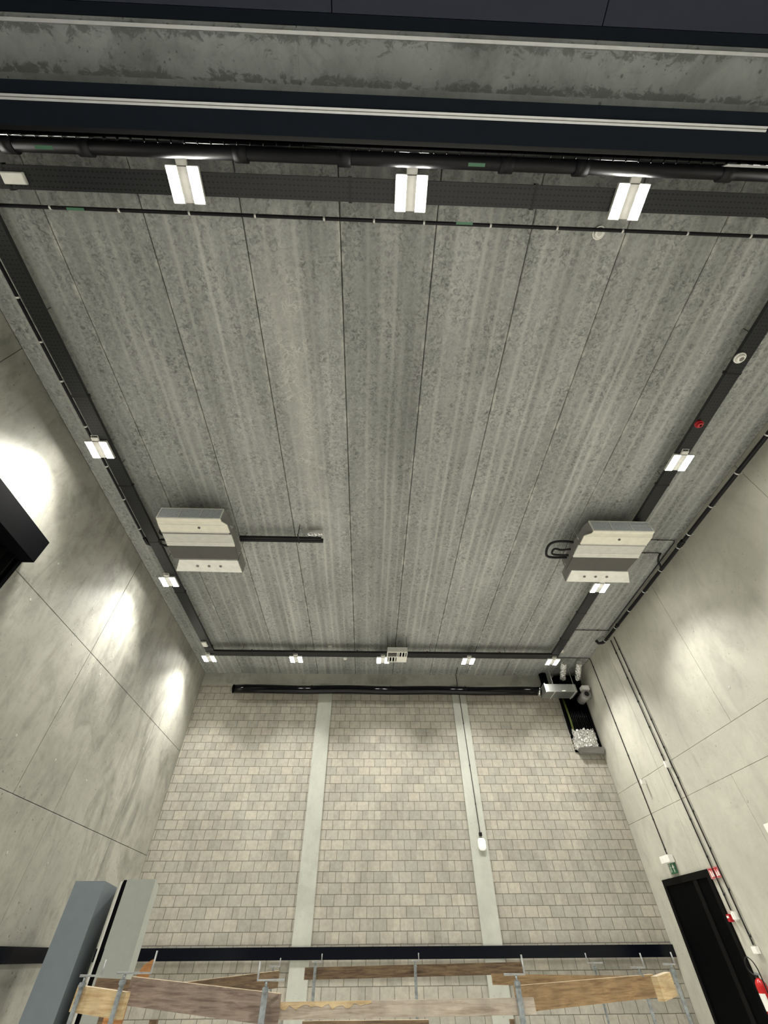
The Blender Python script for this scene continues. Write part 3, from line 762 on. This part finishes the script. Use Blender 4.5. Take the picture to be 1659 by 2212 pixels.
# hoses by the units
def hose(label, pts, r=0.022):
    n = len(pts); out = []
    P = [Vector(p_) for p_ in pts]
    for i in range(n-1):
        p0, p1, p2, p3 = P[max(i-1, 0)], P[i], P[i+1], P[min(i+2, n-1)]
        for k in range(6):
            s = k/6
            out.append(0.5*((2*p1)+(-p0+p2)*s+(2*p0-5*p1+4*p2-p3)*s*s+(-p0+3*p1-3*p2+p3)*s**3))
    out.append(P[-1])
    return tag(MB().tube(out, r, 10).build('coolant_hose', M['pipe']), label, 'hose', 'black insulated hoses at the units')
hose('outer black hose looping out of the right ventilation unit', [(9.38, 6.12, 7.36), (9.1, 6.10, 7.36), (8.93, 6.16, 7.35), (8.90, 6.33, 7.35), (8.95, 6.52, 7.34), (9.1, 6.58, 7.34), (9.39, 6.57, 7.34)], 0.026)
hose('inner black hose looping out of the right ventilation unit', [(9.38, 6.30, 7.33), (9.2, 6.33, 7.33), (9.05, 6.30, 7.33), (9.02, 6.40, 7.32), (9.1, 6.47, 7.32), (9.38, 6.47, 7.31)], 0.022)
hose('black hose entering the left side of the left ventilation unit', [(1.21, 6.28, 7.36), (1.08, 6.27, 7.37), (0.97, 6.30, 7.39), (0.93, 6.36, 7.39), (0.97, 6.44, 7.38), (1.21, 6.44, 7.36)], 0.026)
hose('short black hose above the other hose at the left unit', [(1.21, 6.08, 7.42), (1.10, 6.06, 7.44), (1.0, 6.10, 7.45), (1.0, 6.2, 7.45), (1.21, 6.22, 7.42)], 0.018)

# long black textile/air duct on the block wall
ad = thing('air_duct', 'long glossy black air duct across the top of the block wall', 'air duct', (5.8, 12.6, 7.15))
mb = MB(); pts = [(1.135+0.0, 12.6, 7.135)]+[(1.135+(10.515-1.135)*k/24, 12.6, 7.135+0.012*math.sin(k*0.9)) for k in range(1, 25)]
mb.tube(pts, [0.118]+[0.122]*24, 28); mb.build('tube', M['gloss'], ad)
for x in (1.15, 3.5, 5.9, 8.2):
    MB().tube([(x-0.008, 12.6, 7.14), (x+0.008, 12.6, 7.14)], 0.127, 28).build('seam_ring', M['gloss'], ad)
mb = MB()
for x in (2.2, 4.6, 7.0, 9.4): mb.tube([(x, 12.6, 7.25), (x, 12.6, H-0.002)], 0.003, 5)
mb.build('suspension_wire', M['galv'], ad)
MB().tube([(10.46, 12.6, 7.14), (10.49, 12.6, 7.13), (10.522, 12.59, 7.12)], [0.124, 0.130, 0.12], 24).build('foil_collar', M['foil'], ad)
# galvanised box in the corner
gb = thing('duct_box', 'galvanised sheet duct box at the right end of the black air duct', 'duct box', (11.1, 12.35, 7.0))
MB().box(10.555, 11.49, 12.20, 12.66, 6.95, 7.185, 0.004).build('body', M['galv'], gb)
MB().box(10.525, 10.555, 12.18, 12.68, 6.93, 7.205, 0.003).build('flange', M['galv'], gb)
for x in (10.80, 11.42):
    mb = MB(); mb.tube([(x, 12.18, 6.93), (x, 12.18, H)], 0.004, 5); mb.box(x-0.01, x+0.01, 12.17, 12.68, 6.935, 6.947); mb.build('hanger', M['clip'], gb)
MB().box(11.02, 11.13, 12.189, 12.198, 6.965, 6.99).build('label_plate', M['glyph'], gb)
# fan / silencer in the corner
fu = thing('duct_fan', 'grey round duct fan wedged in the far right corner', 'fan', (11.9, 12.7, 7.0))
MB().tube([(11.78, 12.28, 6.93), (11.78, 12.75, 6.93)], [0.13, 0.13], 24).build('casing', M['mgrey'], fu)
MB().box(11.70, 11.92, 12.25, 12.45, 7.05, 7.18, 0.01).build('terminal_box', M['lgrey'], fu)
MB().box(11.88, 11.999, 12.48, 12.56, 6.88, 6.98).build('wall_bracket', M['galv'], fu)
MB().disc((11.78, 12.26, 6.93), 0.07, 0.02, 'y', 18).build('hub', M['black'], fu)
# flexible ducts with foil, up at the ceiling
for k, (x, lb_) in enumerate(((11.15, 'foil flexible duct in the far right corner, left of the pair'), (11.62, 'foil flexible duct in the far right corner, right of the pair'))):
    fd = thing('flexible_duct', lb_, 'flexible duct', (x, 12.2, 7.5), 'foil flexible ducts')
    a = (x-0.02, 11.72, 7.62); b_ = (x+0.12, 12.42, 7.45)
    MB().crinkle([a, ((a[0]+b_[0])/2, 12.05, 7.57), b_], 0.078, 3+k).build('foil_sleeve', M['foil'], fd)
    MB().tube([b_, (x+0.14, 12.56, 7.42), (x+0.15, 12.66, 7.42)], 0.085, 18).build('black_sleeve', M['blackm'], fd)
tag(MB().box(11.15, 11.97, 12.74, 12.95, 7.22, 7.72, 0.03).build('plenum_box', M['blackm']), 'matt black plenum box in the far right corner under the ceiling', 'plenum box')
tag(MB().tube([(10.84, 12.83, 7.79), (10.84, 12.83, 7.45), (10.72, 12.83, 7.30), (10.60, 12.84, 7.25)], [0.115, 0.115, 0.10, 0.07], 18).build('duct_elbow', M['blackm']),
    'black bent duct dropping behind the air duct beside the far right lamp', 'duct')
# cable ladder / bundle running down the corner
cbn = thing('cable_bundle', 'black cable bundle running down the far right corner to crumpled foil', 'cable bundle', (11.6, 12.9, 6.4))
mb = MB(); mb.box(11.20, 11.985, 12.955, 12.97, 5.55, 7.2); mb.box(11.20, 11.225, 12.86, 12.955, 5.9, 7.2); mb.build('channel', M['blackm'], cbn)
for k in range(9):
    x = 11.40+0.056*k
    MB().tube([(x, 12.90+0.012*(k % 2), 7.15), (x, 12.90+0.012*(k % 2), 5.75)], 0.021, 10).build('cable', M['gloss'], cbn)
for k, mt in enumerate(('wire1', 'wire2', 'wire1')):
    MB().tube([(11.27+0.022*k, 12.90, 7.1), (11.30+0.02*k, 12.89, 6.5), (11.29+0.022*k, 12.90, 5.8)], 0.008, 6).build('wire', M[mt], cbn)
MB().tube([(11.93, 12.89, 7.1), (11.93, 12.89, 5.55)], 0.05, 12).build('riser_pipe', M['blackm'], cbn)
# crumpled foil sleeve
def crumple(name, x0, x1, y0, y1, z0, z1, mat, parent, amp=0.03, nx=26, nz=24, seed=1):
    rn = random.Random(seed); mb = MB(); g = []
    for j in range(nz+1):
        row = []
        for i in range(nx+1):
            u_, w_ = i/nx, j/nz
            e = math.sin(math.pi*u_)**0.45
            x = x0+(x1-x0)*u_+rn.uniform(-1, 1)*amp*0.3
            y = y1-(y1-y0)*e*(1-0.25*(1-w_))+rn.uniform(-1, 1)*amp*0.55
            z = z0+(z1-z0)*w_+(rn.uniform(-0.5, 1.6)*amp if j == nz else rn.uniform(-1, 1)*amp*0.3)
            row.append(mb.bm.verts.new((x, min(y, D-0.004), z)))
        g.append(row)
    for j in range(nz):
        for i in range(nx): mb.bm.faces.new((g[j][i], g[j][i+1], g[j+1][i+1], g[j+1][i]))
    mb.bm.faces.new([v for v in g[0]])
    o = mb.build(name, mat, parent); sm = o.modifiers.new('thickness', 'SOLIDIFY'); sm.thickness = 0.004
    return o
fw_ = thing('foil_wrap', 'crumpled silver foil wrapped round the bottom of the corner cables', 'foil wrap', (11.6, 12.8, 5.6))
crumple('foil_sheet', 11.20, 11.96, 12.74, 12.96, 5.60, 6.08, M['foil'], fw_, 0.05)
MB().hull([(11.34, 12.80, 5.50), (11.95, 12.80, 5.48), (11.97, 12.96, 5.48), (11.34, 12.96, 5.50)], [(11.26, 12.72, 5.60), (11.97, 12.72, 5.62), (11.985, 12.97, 5.62), (11.26, 12.97, 5.60)]).build('collar', M['mgrey'], fw_)

# ------------------------------------------------------------------ small fittings on the ceiling and trays
def disc_det(label, x, y, z=H, r=0.055, h=0.05, cap=False):
    d = thing('smoke_detector', label, 'smoke detector', (x, y, z), 'white round detectors')
    MB().disc((x, y, z-h*0.45), r, h*0.45, 'z', 26).build('base', M['white'], d)
    MB().disc((x, y, z-h), r*0.6, h*0.55, 'z', 24, r*0.86).build('sensor_head', M['white'], d)
    MB().disc((x, y, z-h-0.002), r*0.42, 0.002, 'z', 20).build('sensor_grille', M['mgrey'] if cap else M['lgrey'], d)
    return d
disc_det('white round detector on the ceiling beside the far tray, left of the fan grille', 4.085, 11.20-0.0, H, 0.06)
disc_det('white round detector hung at the far tray edge between two lamps', 4.54, 11.33, 7.50, 0.055)
disc_det('white round detector on the ceiling beside the far right lamp', 10.97, 11.33, H, 0.075)
disc_det('pale round detector on the ceiling beside the right near lamp', 8.045, 0.905, H, 0.075)
d = disc_det('white round detector with grey centre under the right cable tray', 10.545, 2.303, 7.497, 0.078, 0.06, True)
sd = thing('alarm_sounder', 'red round alarm sounder under the right cable tray', 'alarm sounder', (10.545, 3.39, 7.49))
MB().disc((10.545, 3.39, 7.45), 0.062, 0.046, 'z', 24).build('base', M['red'], sd)
MB().disc((10.545, 3.39, 7.42), 0.035, 0.03, 'z', 20, 0.055).build('horn', M['red'], sd)
MB().disc((10.545, 3.39, 7.418), 0.018, 0.003, 'z', 16).build('speaker_opening', M['blackm'], sd)
def emerg(label, x0, x1, y0, y1, z):
    e = thing('emergency_light', label, 'emergency light', ((x0+x1)/2, (y0+y1)/2, z), 'white emergency lights')
    MB().box(x0, x1, y0, y1, z, z+0.035, 0.005).build('housing', M['lgrey'], e)
    MB().box(x0+0.01, x1-0.01, y0+0.008, y1-0.008, z-0.008, z, 0.003).build('diffuser', M['white'], e)
emerg('white rectangular emergency light on the near tray, far left', 1.125, 1.375, 0.498, 0.608, 7.462)
emerg('white rectangular emergency light at the far end of the left tray', 0.64, 0.775, 10.46, 10.70, 7.462)
# square fan grille at the far tray
fg = thing('fan_grille', 'square white air grille with louvred quarters beside the far middle lamp', 'air grille', (6.0, 10.9, 7.3))
x0, x1, y0, y1, z0, z1 = 5.74, 6.295, 10.59, 11.16, 7.30, 7.452
MB().box(x0, x1, y0, y1, z0+0.03, z1, 0.005).build('box', M['lgrey'], fg)
mb = MB(); b_ = 0.02
mb.box(x0, x1, y0, y0+b_, z0, z0+0.03); mb.box(x0, x1, y1-b_, y1, z0, z0+0.03)
mb.box(x0, x0+b_, y0+b_, y1-b_, z0, z0+0.03); mb.box(x1-b_, x1, y0+b_, y1-b_, z0, z0+0.03)
xm, ym = (x0+x1)/2, (y0+y1)/2
mb.box(xm-0.01, xm+0.01, y0+b_, y1-b_, z0, z0+0.03); mb.box(x0+b_, xm-0.01, ym-0.01, ym+0.01, z0, z0+0.03); mb.box(xm+0.01, x1-b_, ym-0.01, ym+0.01, z0, z0+0.03)
mb.build('frame', M['white'], fg)
MB().box(x0+b_, x1-b_, y0+b_, y1-b_, z0+0.026, z0+0.0285).build('dark_opening', M['blackm'], fg)
for qx in (0, 1):
    for qy in (0, 1):
        xa = x0+b_ if qx == 0 else xm+0.01; xb = xm-0.01 if qx == 0 else x1-b_
        ya = y0+b_ if qy == 0 else ym+0.01; yb_ = ym-0.01 if qy == 0 else y1-b_
        mb = MB()
        for k in range(3 if qx+qy != 2 else 5):
            n_ = 3 if qx+qy != 2 else 5
            if (qx, qy) in ((1, 0), (0, 1)):
                a = xa+(xb-xa)*(k+0.25)/n_; w = (xb-xa)/n_*0.45
                mb.hull([(a, ya, z0), (a+w*0.3, ya, z0), (a+w*0.3, yb_, z0), (a, yb_, z0)], [(a+w*0.7, ya, z0+0.026), (a+w, ya, z0+0.026), (a+w, yb_, z0+0.026), (a+w*0.7, yb_, z0+0.026)])
            else:
                a = ya+(yb_-ya)*(k+0.1)/n_; w = (yb_-ya)/n_*(0.35 if (qx, qy) == (0, 0) else 0.95)
                mb.box(xa, xb, a, a+w, z0+0.004, z0+(0.012 if (qx, qy) != (0, 0) else 0.02))
        mb.build('louvre', M['white'] if (qx, qy) != (0, 0) else M['mgrey'], fg)
for (hx, hy) in ((5.75, 10.62), (6.28, 10.62)):
    MB().tube([(hx, hy, z1), (hx, hy, H)], 0.006, 6).build('hanger', M['black'], fg)

# ------------------------------------------------------------------ fittings on the right wall
ap = thing('access_point', 'white rounded wireless access point on the right hand pier', 'access point', (8.12, 12.92, 3.47))
mb = MB(); rw, rh = 0.10, 0.125
ring = []
for k in range(40):
    a = 2*math.pi*k/40; c_, s_ = math.cos(a), math.sin(a)
    e = 3.2; rr_ = (abs(c_)**e+abs(s_)**e)**(-1/e)
    ring.append((8.115+rw*c_*rr_, 3.465+rh*s_*rr_))
for (ya, k_), (yb_, k2) in (((12.925, 0.96), (12.895, 1.0)), ((12.895, 1.0), (12.878, 0.90))):
    cx, cz = 8.115, 3.465
    mb.hull([(cx+(x-cx)*k_, ya, cz+(z-cz)*k_) for x, z in ring], [(cx+(x-cx)*k2, yb_, cz+(z-cz)*k2) for x, z in ring])
mb.build('cover', M['white'], ap)
MB().box(8.075, 8.15, 12.87, 12.92, 3.625, 3.70, 0.006).build('cable_socket', M['black'], ap)
mb = MB(); mb.box(8.10, 8.14, 12.8765, 12.878, 3.468, 3.472); mb.build('print', M['lgrey'], ap)

ex = thing('exit_sign', 'green emergency exit sign under a white lamp box, over the double door', 'exit sign', (11.95, 11.7, 2.9))
MB().box(11.86, 11.985, 11.50, 11.86, 2.955, 3.085, 0.008).build('lamp_box', M['white'], ex)
MB().box(11.965, 11.985, 11.555, 11.805, 2.78, 2.952).build('sign_plate', M['green'], ex)
mb = MB(); X0, X1 = 11.962, 11.965
def wallrect(mb, ya, yb_, za, zb): mb.box(X0, X1, min(ya, yb_), max(ya, yb_), min(za, zb), max(za, zb))
# left half as seen from the room (larger y): running person in doorway; right half: arrow up
wallrect(mb, 11.79, 11.783, 2.795, 2.94); wallrect(mb, 11.79, 11.72, 2.94, 2.933)
mb.disc((X0, 11.738, 2.915), 0.010, 0.003, 'x', 12)
mb.hull([(X0, 11.752, 2.865), (X0, 11.732, 2.865), (X0, 11.728, 2.902), (X0, 11.748, 2.902)], [(X1, 11.752, 2.865), (X1, 11.732, 2.865), (X1, 11.728, 2.902), (X1, 11.748, 2.902)])
def bar(mb, ya, za, yb_, zb, w=0.007):
    d = Vector((0, yb_-ya, zb-za)).normalized(); n = Vector((0, -d.z, d.y))*w/2
    A, B = Vector((X0, ya, za)), Vector((X0, yb_, zb)); e = Vector((X1-X0, 0, 0))
    mb.hull([A-n, B-n, B+n, A+n], [A-n+e, B-n+e, B+n+e, A+n+e])
bar(mb, 11.745, 2.865, 11.755, 2.835); bar(mb, 11.755, 2.835, 11.775, 2.815); bar(mb, 11.738, 2.865, 11.722, 2.840); bar(mb, 11.722, 2.84, 11.73, 2.805)
bar(mb, 11.735, 2.895, 11.715, 2.88); bar(mb, 11.745, 2.895, 11.765, 2.885)
mb.hull([(X0, 11.68, 2.875), (X0, 11.58, 2.875), (X0, 11.63, 2.935)], [(X1, 11.68, 2.875), (X1, 11.58, 2.875), (X1, 11.63, 2.935)])
wallrect(mb, 11.642, 11.618, 2.80, 2.875)
mb.build('pictogram', M['glyph'], ex)

def fire_sign(label, ya, yb_, za, zb, kind):
    r = thing('fire_sign', label, 'sign', (11.98, (ya+yb_)/2, (za+zb)/2), 'red fire equipment signs')
    MB().box(11.978, 11.992, ya, yb_, za, zb).build('plate', M['red'], r)
    global X0, X1
    X0, X1 = 11.975, 11.978
    mb = MB(); w = yb_-ya; h = zb-za; b2 = 0.006
    wallrect(mb, ya+b2, yb_-b2, zb-b2-0.003, zb-b2); wallrect(mb, ya+b2, yb_-b2, za+b2, za+b2+0.003)
    wallrect(mb, ya+b2, ya+b2+0.003, za+b2, zb-b2); wallrect(mb, yb_-b2-0.003, yb_-b2, za+b2, zb-b2)
    c = yb_-w*0.38
    if kind:   # extinguisher
        wallrect(mb, c-0.020, c+0.020, za+h*0.15, za+h*0.68); wallrect(mb, c-0.008, c+0.008, za+h*0.68, za+h*0.80)
        bar(mb, c, za+h*0.8, c+0.03, za+h*0.72, 0.006)
    else:      # hand and push button
        wallrect(mb, c-0.018, c+0.018, za+h*0.15, za+h*0.55); bar(mb, c+0.012, za+h*0.5, c+0.012, za+h*0.82, 0.010); bar(mb, c-0.005, za+h*0.5, c-0.005, za+h*0.64, 0.009)
    c = ya+w*0.25   # flame
    mb.hull([(X0, c-0.02, za+h*0.18), (X0, c+0.02, za+h*0.18), (X0, c+0.022, za+h*0.4), (X0, c+0.004, za+h*0.8), (X0, c-0.018, za+h*0.45)],
            [(X1, c-0.02, za+h*0.18), (X1, c+0.02, za+h*0.18), (X1, c+0.022, za+h*0.4), (X1, c+0.004, za+h*0.8), (X1, c-0.018, za+h*0.45)])
    mb.build('pictogram', M['glyph'], r)
fire_sign('red fire sign touching the door frame corner, behind the thin conduit', 10.335, 10.495, 2.575, 2.735, 1)
fire_sign('red fire sign between the two thin conduits on the right wall', 10.165, 10.325, 2.575, 2.735, 0)
cp = thing('call_point', 'small red fire call point beside the door frame', 'call point', (11.96, 10.45, 2.03))
MB().box(11.93, 11.995, 10.385, 10.475, 1.985, 2.085, 0.006).build('body', M['red'], cp)
MB().box(11.926, 11.93, 10.40, 10.46, 2.035, 2.065).build('print', M['glyph'], cp)
sg = tag(MB().box(11.985, 11.992, 10.49, 10.50+0.06, 2.0, 2.10).build('wall_label', M['red']), 'small red label at the door frame beside the call point', 'label')
sr = thing('siren', 'white oval siren box at the end of a thin conduit', 'siren', (11.95, 10.25, 2.05))
MB().box(11.90, 11.995, 10.195, 10.285, 1.99, 2.115, 0.02).build('housing', M['white'], sr)
MB().disc((11.955, 10.284, 2.05), 0.035, 0.012, 'y', 24).build('speaker', M['black'], sr)
MB().box(11.975, 11.995, 10.285, 10.345, 2.0, 2.10, 0.004).build('back_plate', M['black'], sr)
tag(MB().box(11.93, 11.995, 10.05, 10.175, 1.585, 1.675, 0.006).build('junction_box', M['white']), 'white junction box above the fire extinguisher at the end of a conduit', 'junction box')
tag(MB().box(11.88, 11.995, 11.40, 11.45, 4.39, 4.49, 0.006).build('wall_sensor', M['white']), 'small white sensor high on the right wall beside the single conduit', 'sensor', 'small white wall sensors')
tag(MB().box(11.88, 11.995, 10.19, 10.25, 4.42, 4.54, 0.006).build('wall_sensor', M['white']), 'small white sensor high on the right wall between the two conduits', 'sensor', 'small white wall sensors')
tag(MB().box(11.96, 11.995, 8.30, 8.44, 2.96, 3.08, 0.006).build('junction_box', M['white']), 'white box on the right wall at the very edge of the picture', 'junction box')

fe = thing('fire_extinguisher', 'red fire extinguisher with black hose on the right wall', 'fire extinguisher', (11.88, 10.28, 0.8))
ex_, ey = 11.885, 10.27
MB().tube([(ex_, ey, 0.72), (ex_, ey, 0.73), (ex_, ey, 1.20), (ex_, ey, 1.25), (ex_, ey, 1.285), (ex_, ey, 1.31)], [0.075, 0.085, 0.085, 0.078, 0.055, 0.022], 28).build('cylinder', M['ext'], fe)
MB().tube([(ex_, ey, 1.30), (ex_, ey, 1.35)], 0.022, 16).build('valve', M['black'], fe)
mb = MB(); mb.hull([(ex_-0.012, ey-0.10, 1.335), (ex_+0.012, ey-0.10, 1.335), (ex_+0.012, ey+0.03, 1.35), (ex_-0.012, ey+0.03, 1.35)], [(ex_-0.012, ey-0.10, 1.36), (ex_+0.012, ey-0.10, 1.36), (ex_+0.012, ey+0.03, 1.38), (ex_-0.012, ey+0.03, 1.38)])
mb.build('squeeze_handle', M['clamp'], fe)
pts = [(ex_-0.01, ey+0.02, 1.33), (ex_-0.03, ey+0.09, 1.37), (ex_-0.04, ey+0.13, 1.45), (ex_-0.03, ey+0.09, 1.54), (ex_-0.02, ey+0.0, 1.555), (ex_-0.02, ey-0.09, 1.50), (ex_-0.01, ey-0.12, 1.40), (ex_-0.02, ey-0.125, 1.25), (ex_-0.02, ey-0.12, 1.0)]
ps = []
for i in range(len(pts)-1):
    a, b_ = Vector(pts[i]), Vector(pts[i+1]); 
    for k in range(4): ps.append(a.lerp(b_, k/4))
ps.append(Vector(pts[-1]))
for _ in range(3): ps = [ps[0]]+[(ps[i-1]+ps[i]*2+ps[i+1])/4 for i in range(1, len(ps)-1)]+[ps[-1]]
MB().tube(ps, 0.009, 10).build('hose', M['black'], fe)
mb = MB()
for k in range(14):
    a0, a1 = math.radians(140+k*7), math.radians(147+k*7)
    R = 0.0865
    q = [(ex_+R*math.cos(a0), ey+R*math.sin(a0)), (ex_+R*math.cos(a1), ey+R*math.sin(a1))]
    mb.hull([(q[0][0], q[0][1], 0.95), (q[1][0], q[1][1], 0.95), (q[1][0]+0.002, q[1][1], 0.95), (q[0][0]+0.002, q[0][1], 0.95)],
            [(q[0][0], q[0][1], 1.14), (q[1][0], q[1][1], 1.14), (q[1][0]+0.002, q[1][1], 1.14), (q[0][0]+0.002, q[0][1], 1.14)])
mb.build('instruction_label', M['glyph'], fe)

# ------------------------------------------------------------------ formwork boards and clamps at the bottom of the picture
def bd(label, p0, p1, h, t, mat, edge=None, side=1, name='formwork_board'):
    r = thing(name, label, 'board', p0, 'timber formwork boards')
    MB().board(p0, p1, h, t, side).build('plank', M[mat], r)
    if edge:
        q0 = (p0[0], p0[1], p0[2]+0.002); q1 = (p1[0], p1[1], p1[2]+0.002)
        MB().board(q0, q1, 0.002, t, side).build('sawn_edge', M[edge], r)
    return r
bd('weathered grey board with dark knots, sloping across the lower left', (3.250, 5.5, 1.487), (4.625, 4.95, 1.403), 0.16, 0.03, 'wood_grey', 'wood_edge')
bd('long pale chalky board across the bottom middle', (4.61, 5.01, 1.357), (6.640, 5.07, 1.365), 0.088, 0.03, 'wood_front')
tb = bpy.data.objects['formwork_board.001']
mb = MB(); rn = random.Random(5); n = 26; bt = []; tp = []
for i in range(n+1):
    x = 4.62+0.72*i/n; y = 5.01+0.06*(x-4.61)/2.03-0.0035; zt = 1.357+0.008*(x-4.6)/2.04+0.001
    dn = (0.012+0.030*abs(math.sin(i*0.9))*rn.random()+0.008*rn.random())*(1 if i < n else 0.3)
    tp.append((x, y, zt)); bt.append((x, y, zt-dn))
for i in range(n):
    q = [tp[i], tp[i+1], bt[i+1], bt[i]]
    mb.hull(q, [(a_, b_+0.003, c_) for a_, b_, c_ in q])
mb.build('torn_edge', M['wood_pale'], tb)
bd('wide tan board with a pale top edge at the lower right', (6.60, 5.45, 1.413), (8.20, 6.2, 1.456), 0.15, 0.03, 'wood_tan', 'wood_edge')
bd('dark brown board in front of the block wall, middle', (4.43, 8.8, 1.492), (7.55, 8.8, 1.528), 0.118, 0.03, 'wood_brown')
bd('narrow tan board behind the wide tan board', (6.85, 7.6, 1.44), (9.0, 7.9, 1.40), 0.09, 0.03, 'wood_tan')
bd('olive brown board slanting behind the weathered grey board', (3.15, 6.9, 1.40), (4.16, 8.2, 1.473), 0.15, 0.03, 'wood_brown', 'wood_edge')
bd('short fresh pine board at the far left clamp', (2.905, 5.3, 1.445), (3.375, 5.15, 1.41), 0.14, 0.05, 'wood_pale', 'wood_edge')
bd('short pale curved offcut at the right end of the tan board', (8.02, 5.75, 1.45), (8.26, 5.95, 1.475), 0.15, 0.06, 'wood_pale', 'wood_edge')
bd('dark splintered board behind the short pine board', (2.70, 6.1, 1.47), (3.42, 6.1, 1.44), 0.12, 0.03, 'wood_brown')
bd('brown board just under the pale chalky board', (4.75, 5.7, 1.215), (5.85, 5.7, 1.215), 0.12, 0.03, 'wood_brown', 'wood_edge')
tag(MB().hull([(3.14, 5.45, 1.05), (3.29, 5.45, 1.05), (3.29, 5.49, 1.05), (3.14, 5.49, 1.05)], [(3.14, 5.45, 1.32), (3.29, 5.45, 1.32), (3.29, 5.49, 1.32), (3.14, 5.49, 1.32)]).build('plywood_strip', M['ply']),
    'orange plywood strip under the short pine board', 'board')
tag(MB().hull([(3.00, 6.131, 1.38), (3.17, 6.131, 1.38), (3.17, 6.15, 1.38), (3.00, 6.15, 1.38)], [(3.10, 6.131, 1.55), (3.18, 6.131, 1.59), (3.18, 6.15, 1.59), (3.10, 6.15, 1.55)]).build('plywood_strip', M['ply']),
    'pointed orange plywood splinter standing above the grey board', 'board')
# base trestle carrying the formwork
base = thing('formwork_trestle', 'dark timber trestle carrying the formwork boards, below the picture', 'trestle', (5.5, 6.5, 0))
for (x, y, zt_) in ((3.55, 5.44, 1.25), (7.3, 5.86, 1.15), (4.9, 8.84, 1.0), (7.3, 8.84, 1.0), (5.6, 5.74, 1.0), (2.85, 6.14, 1.3), (7.9, 7.79, 1.0), (3.4, 7.3, 1.0)):
    MB().box(x-0.03, x+0.03, y, y+0.05, 0.0, zt_).build('leg', M['wood_brown'], base)
def clampo(label, x, y, ztop, bl_, br_, hx, hz, post_w=0.035, mat='clamp', zjaw=0.0):
    """bl_,br_: ends of the cross bar in x; hx: x where the crank rises; hz: rise height"""
    r = thing('formwork_clamp', label, 'clamp', (x, y, 0), 'galvanised formwork clamps')
    MB().box(x-post_w/2, x+post_w/2, y-0.008, y+0.008, 0.0, ztop-0.035, 0.003).build('bar', M[mat], r)
    mb = MB(); mb.tube([(x, y, ztop-0.05), (x, y, ztop-0.004)], 0.010, 8); mb.box(x-0.022, x+0.022, y-0.02, y+0.02, ztop-0.065, ztop-0.035, 0.004)
    mb.build('screw_jaw', M['rust'] if mat != 'clamp' else M['clamp'], r)
    mb = MB(); far = br_ if abs(br_-hx) > abs(bl_-hx) else bl_
    mb.tube([(far, y-0.01, ztop), (hx, y-0.005, ztop), (hx, y-0.005, ztop+0.01), (hx, y+0.0, ztop+hz)], 0.0075, 8)
    mb.build('crank_handle', M['handle'] if mat == 'clamp' else M['rust'], r)
    return r
clampo('clamp with bent crank at the far left, on the short pine board', 2.96, 5.25, 1.50, 2.92, 3.08, 3.09, 0.09)
clampo('clamp with long crank over the left end of the grey board', 3.33, 5.12, 1.515, 3.27, 3.52, 3.54, 0.125, 0.035)
clampo('small far clamp where the olive brown board ends', 4.08, 8.15, 1.512, 4.02, 4.14, 4.16, 0.075, 0.03)
clampo('near clamp with tall crank on the right end of the grey board', 4.52, 4.90, 1.475, 4.45, 4.66, 4.45, 0.10, 0.045)
clampo('slim clamp on the dark brown board, left of its pair', 4.58, 8.75, 1.545, 4.53, 4.66, 4.665, 0.08, 0.04)
clampo('slim clamp on the dark brown board, right of its pair', 6.00, 8.75, 1.545, 5.95, 6.05, 6.055, 0.08, 0.04)
clampo('near clamp with tall crank between the chalky and the tan board', 6.52, 5.05, 1.49, 6.42, 6.60, 6.59, 0.11, 0.045)
clampo('far clamp with thin crank behind the tan board', 8.30, 8.0, 1.52, 8.24, 8.42, 8.22, 0.09, 0.025)
clampo('clamp with white head at the right end of the tan board', 8.05, 6.15, 1.505, 7.97, 8.12, 8.11, 0.10, 0.03)
clampo('rightmost clamp with thin crank, beside the door', 8.62, 6.6, 1.52, 8.53, 8.68, 8.665, 0.09, 0.035)
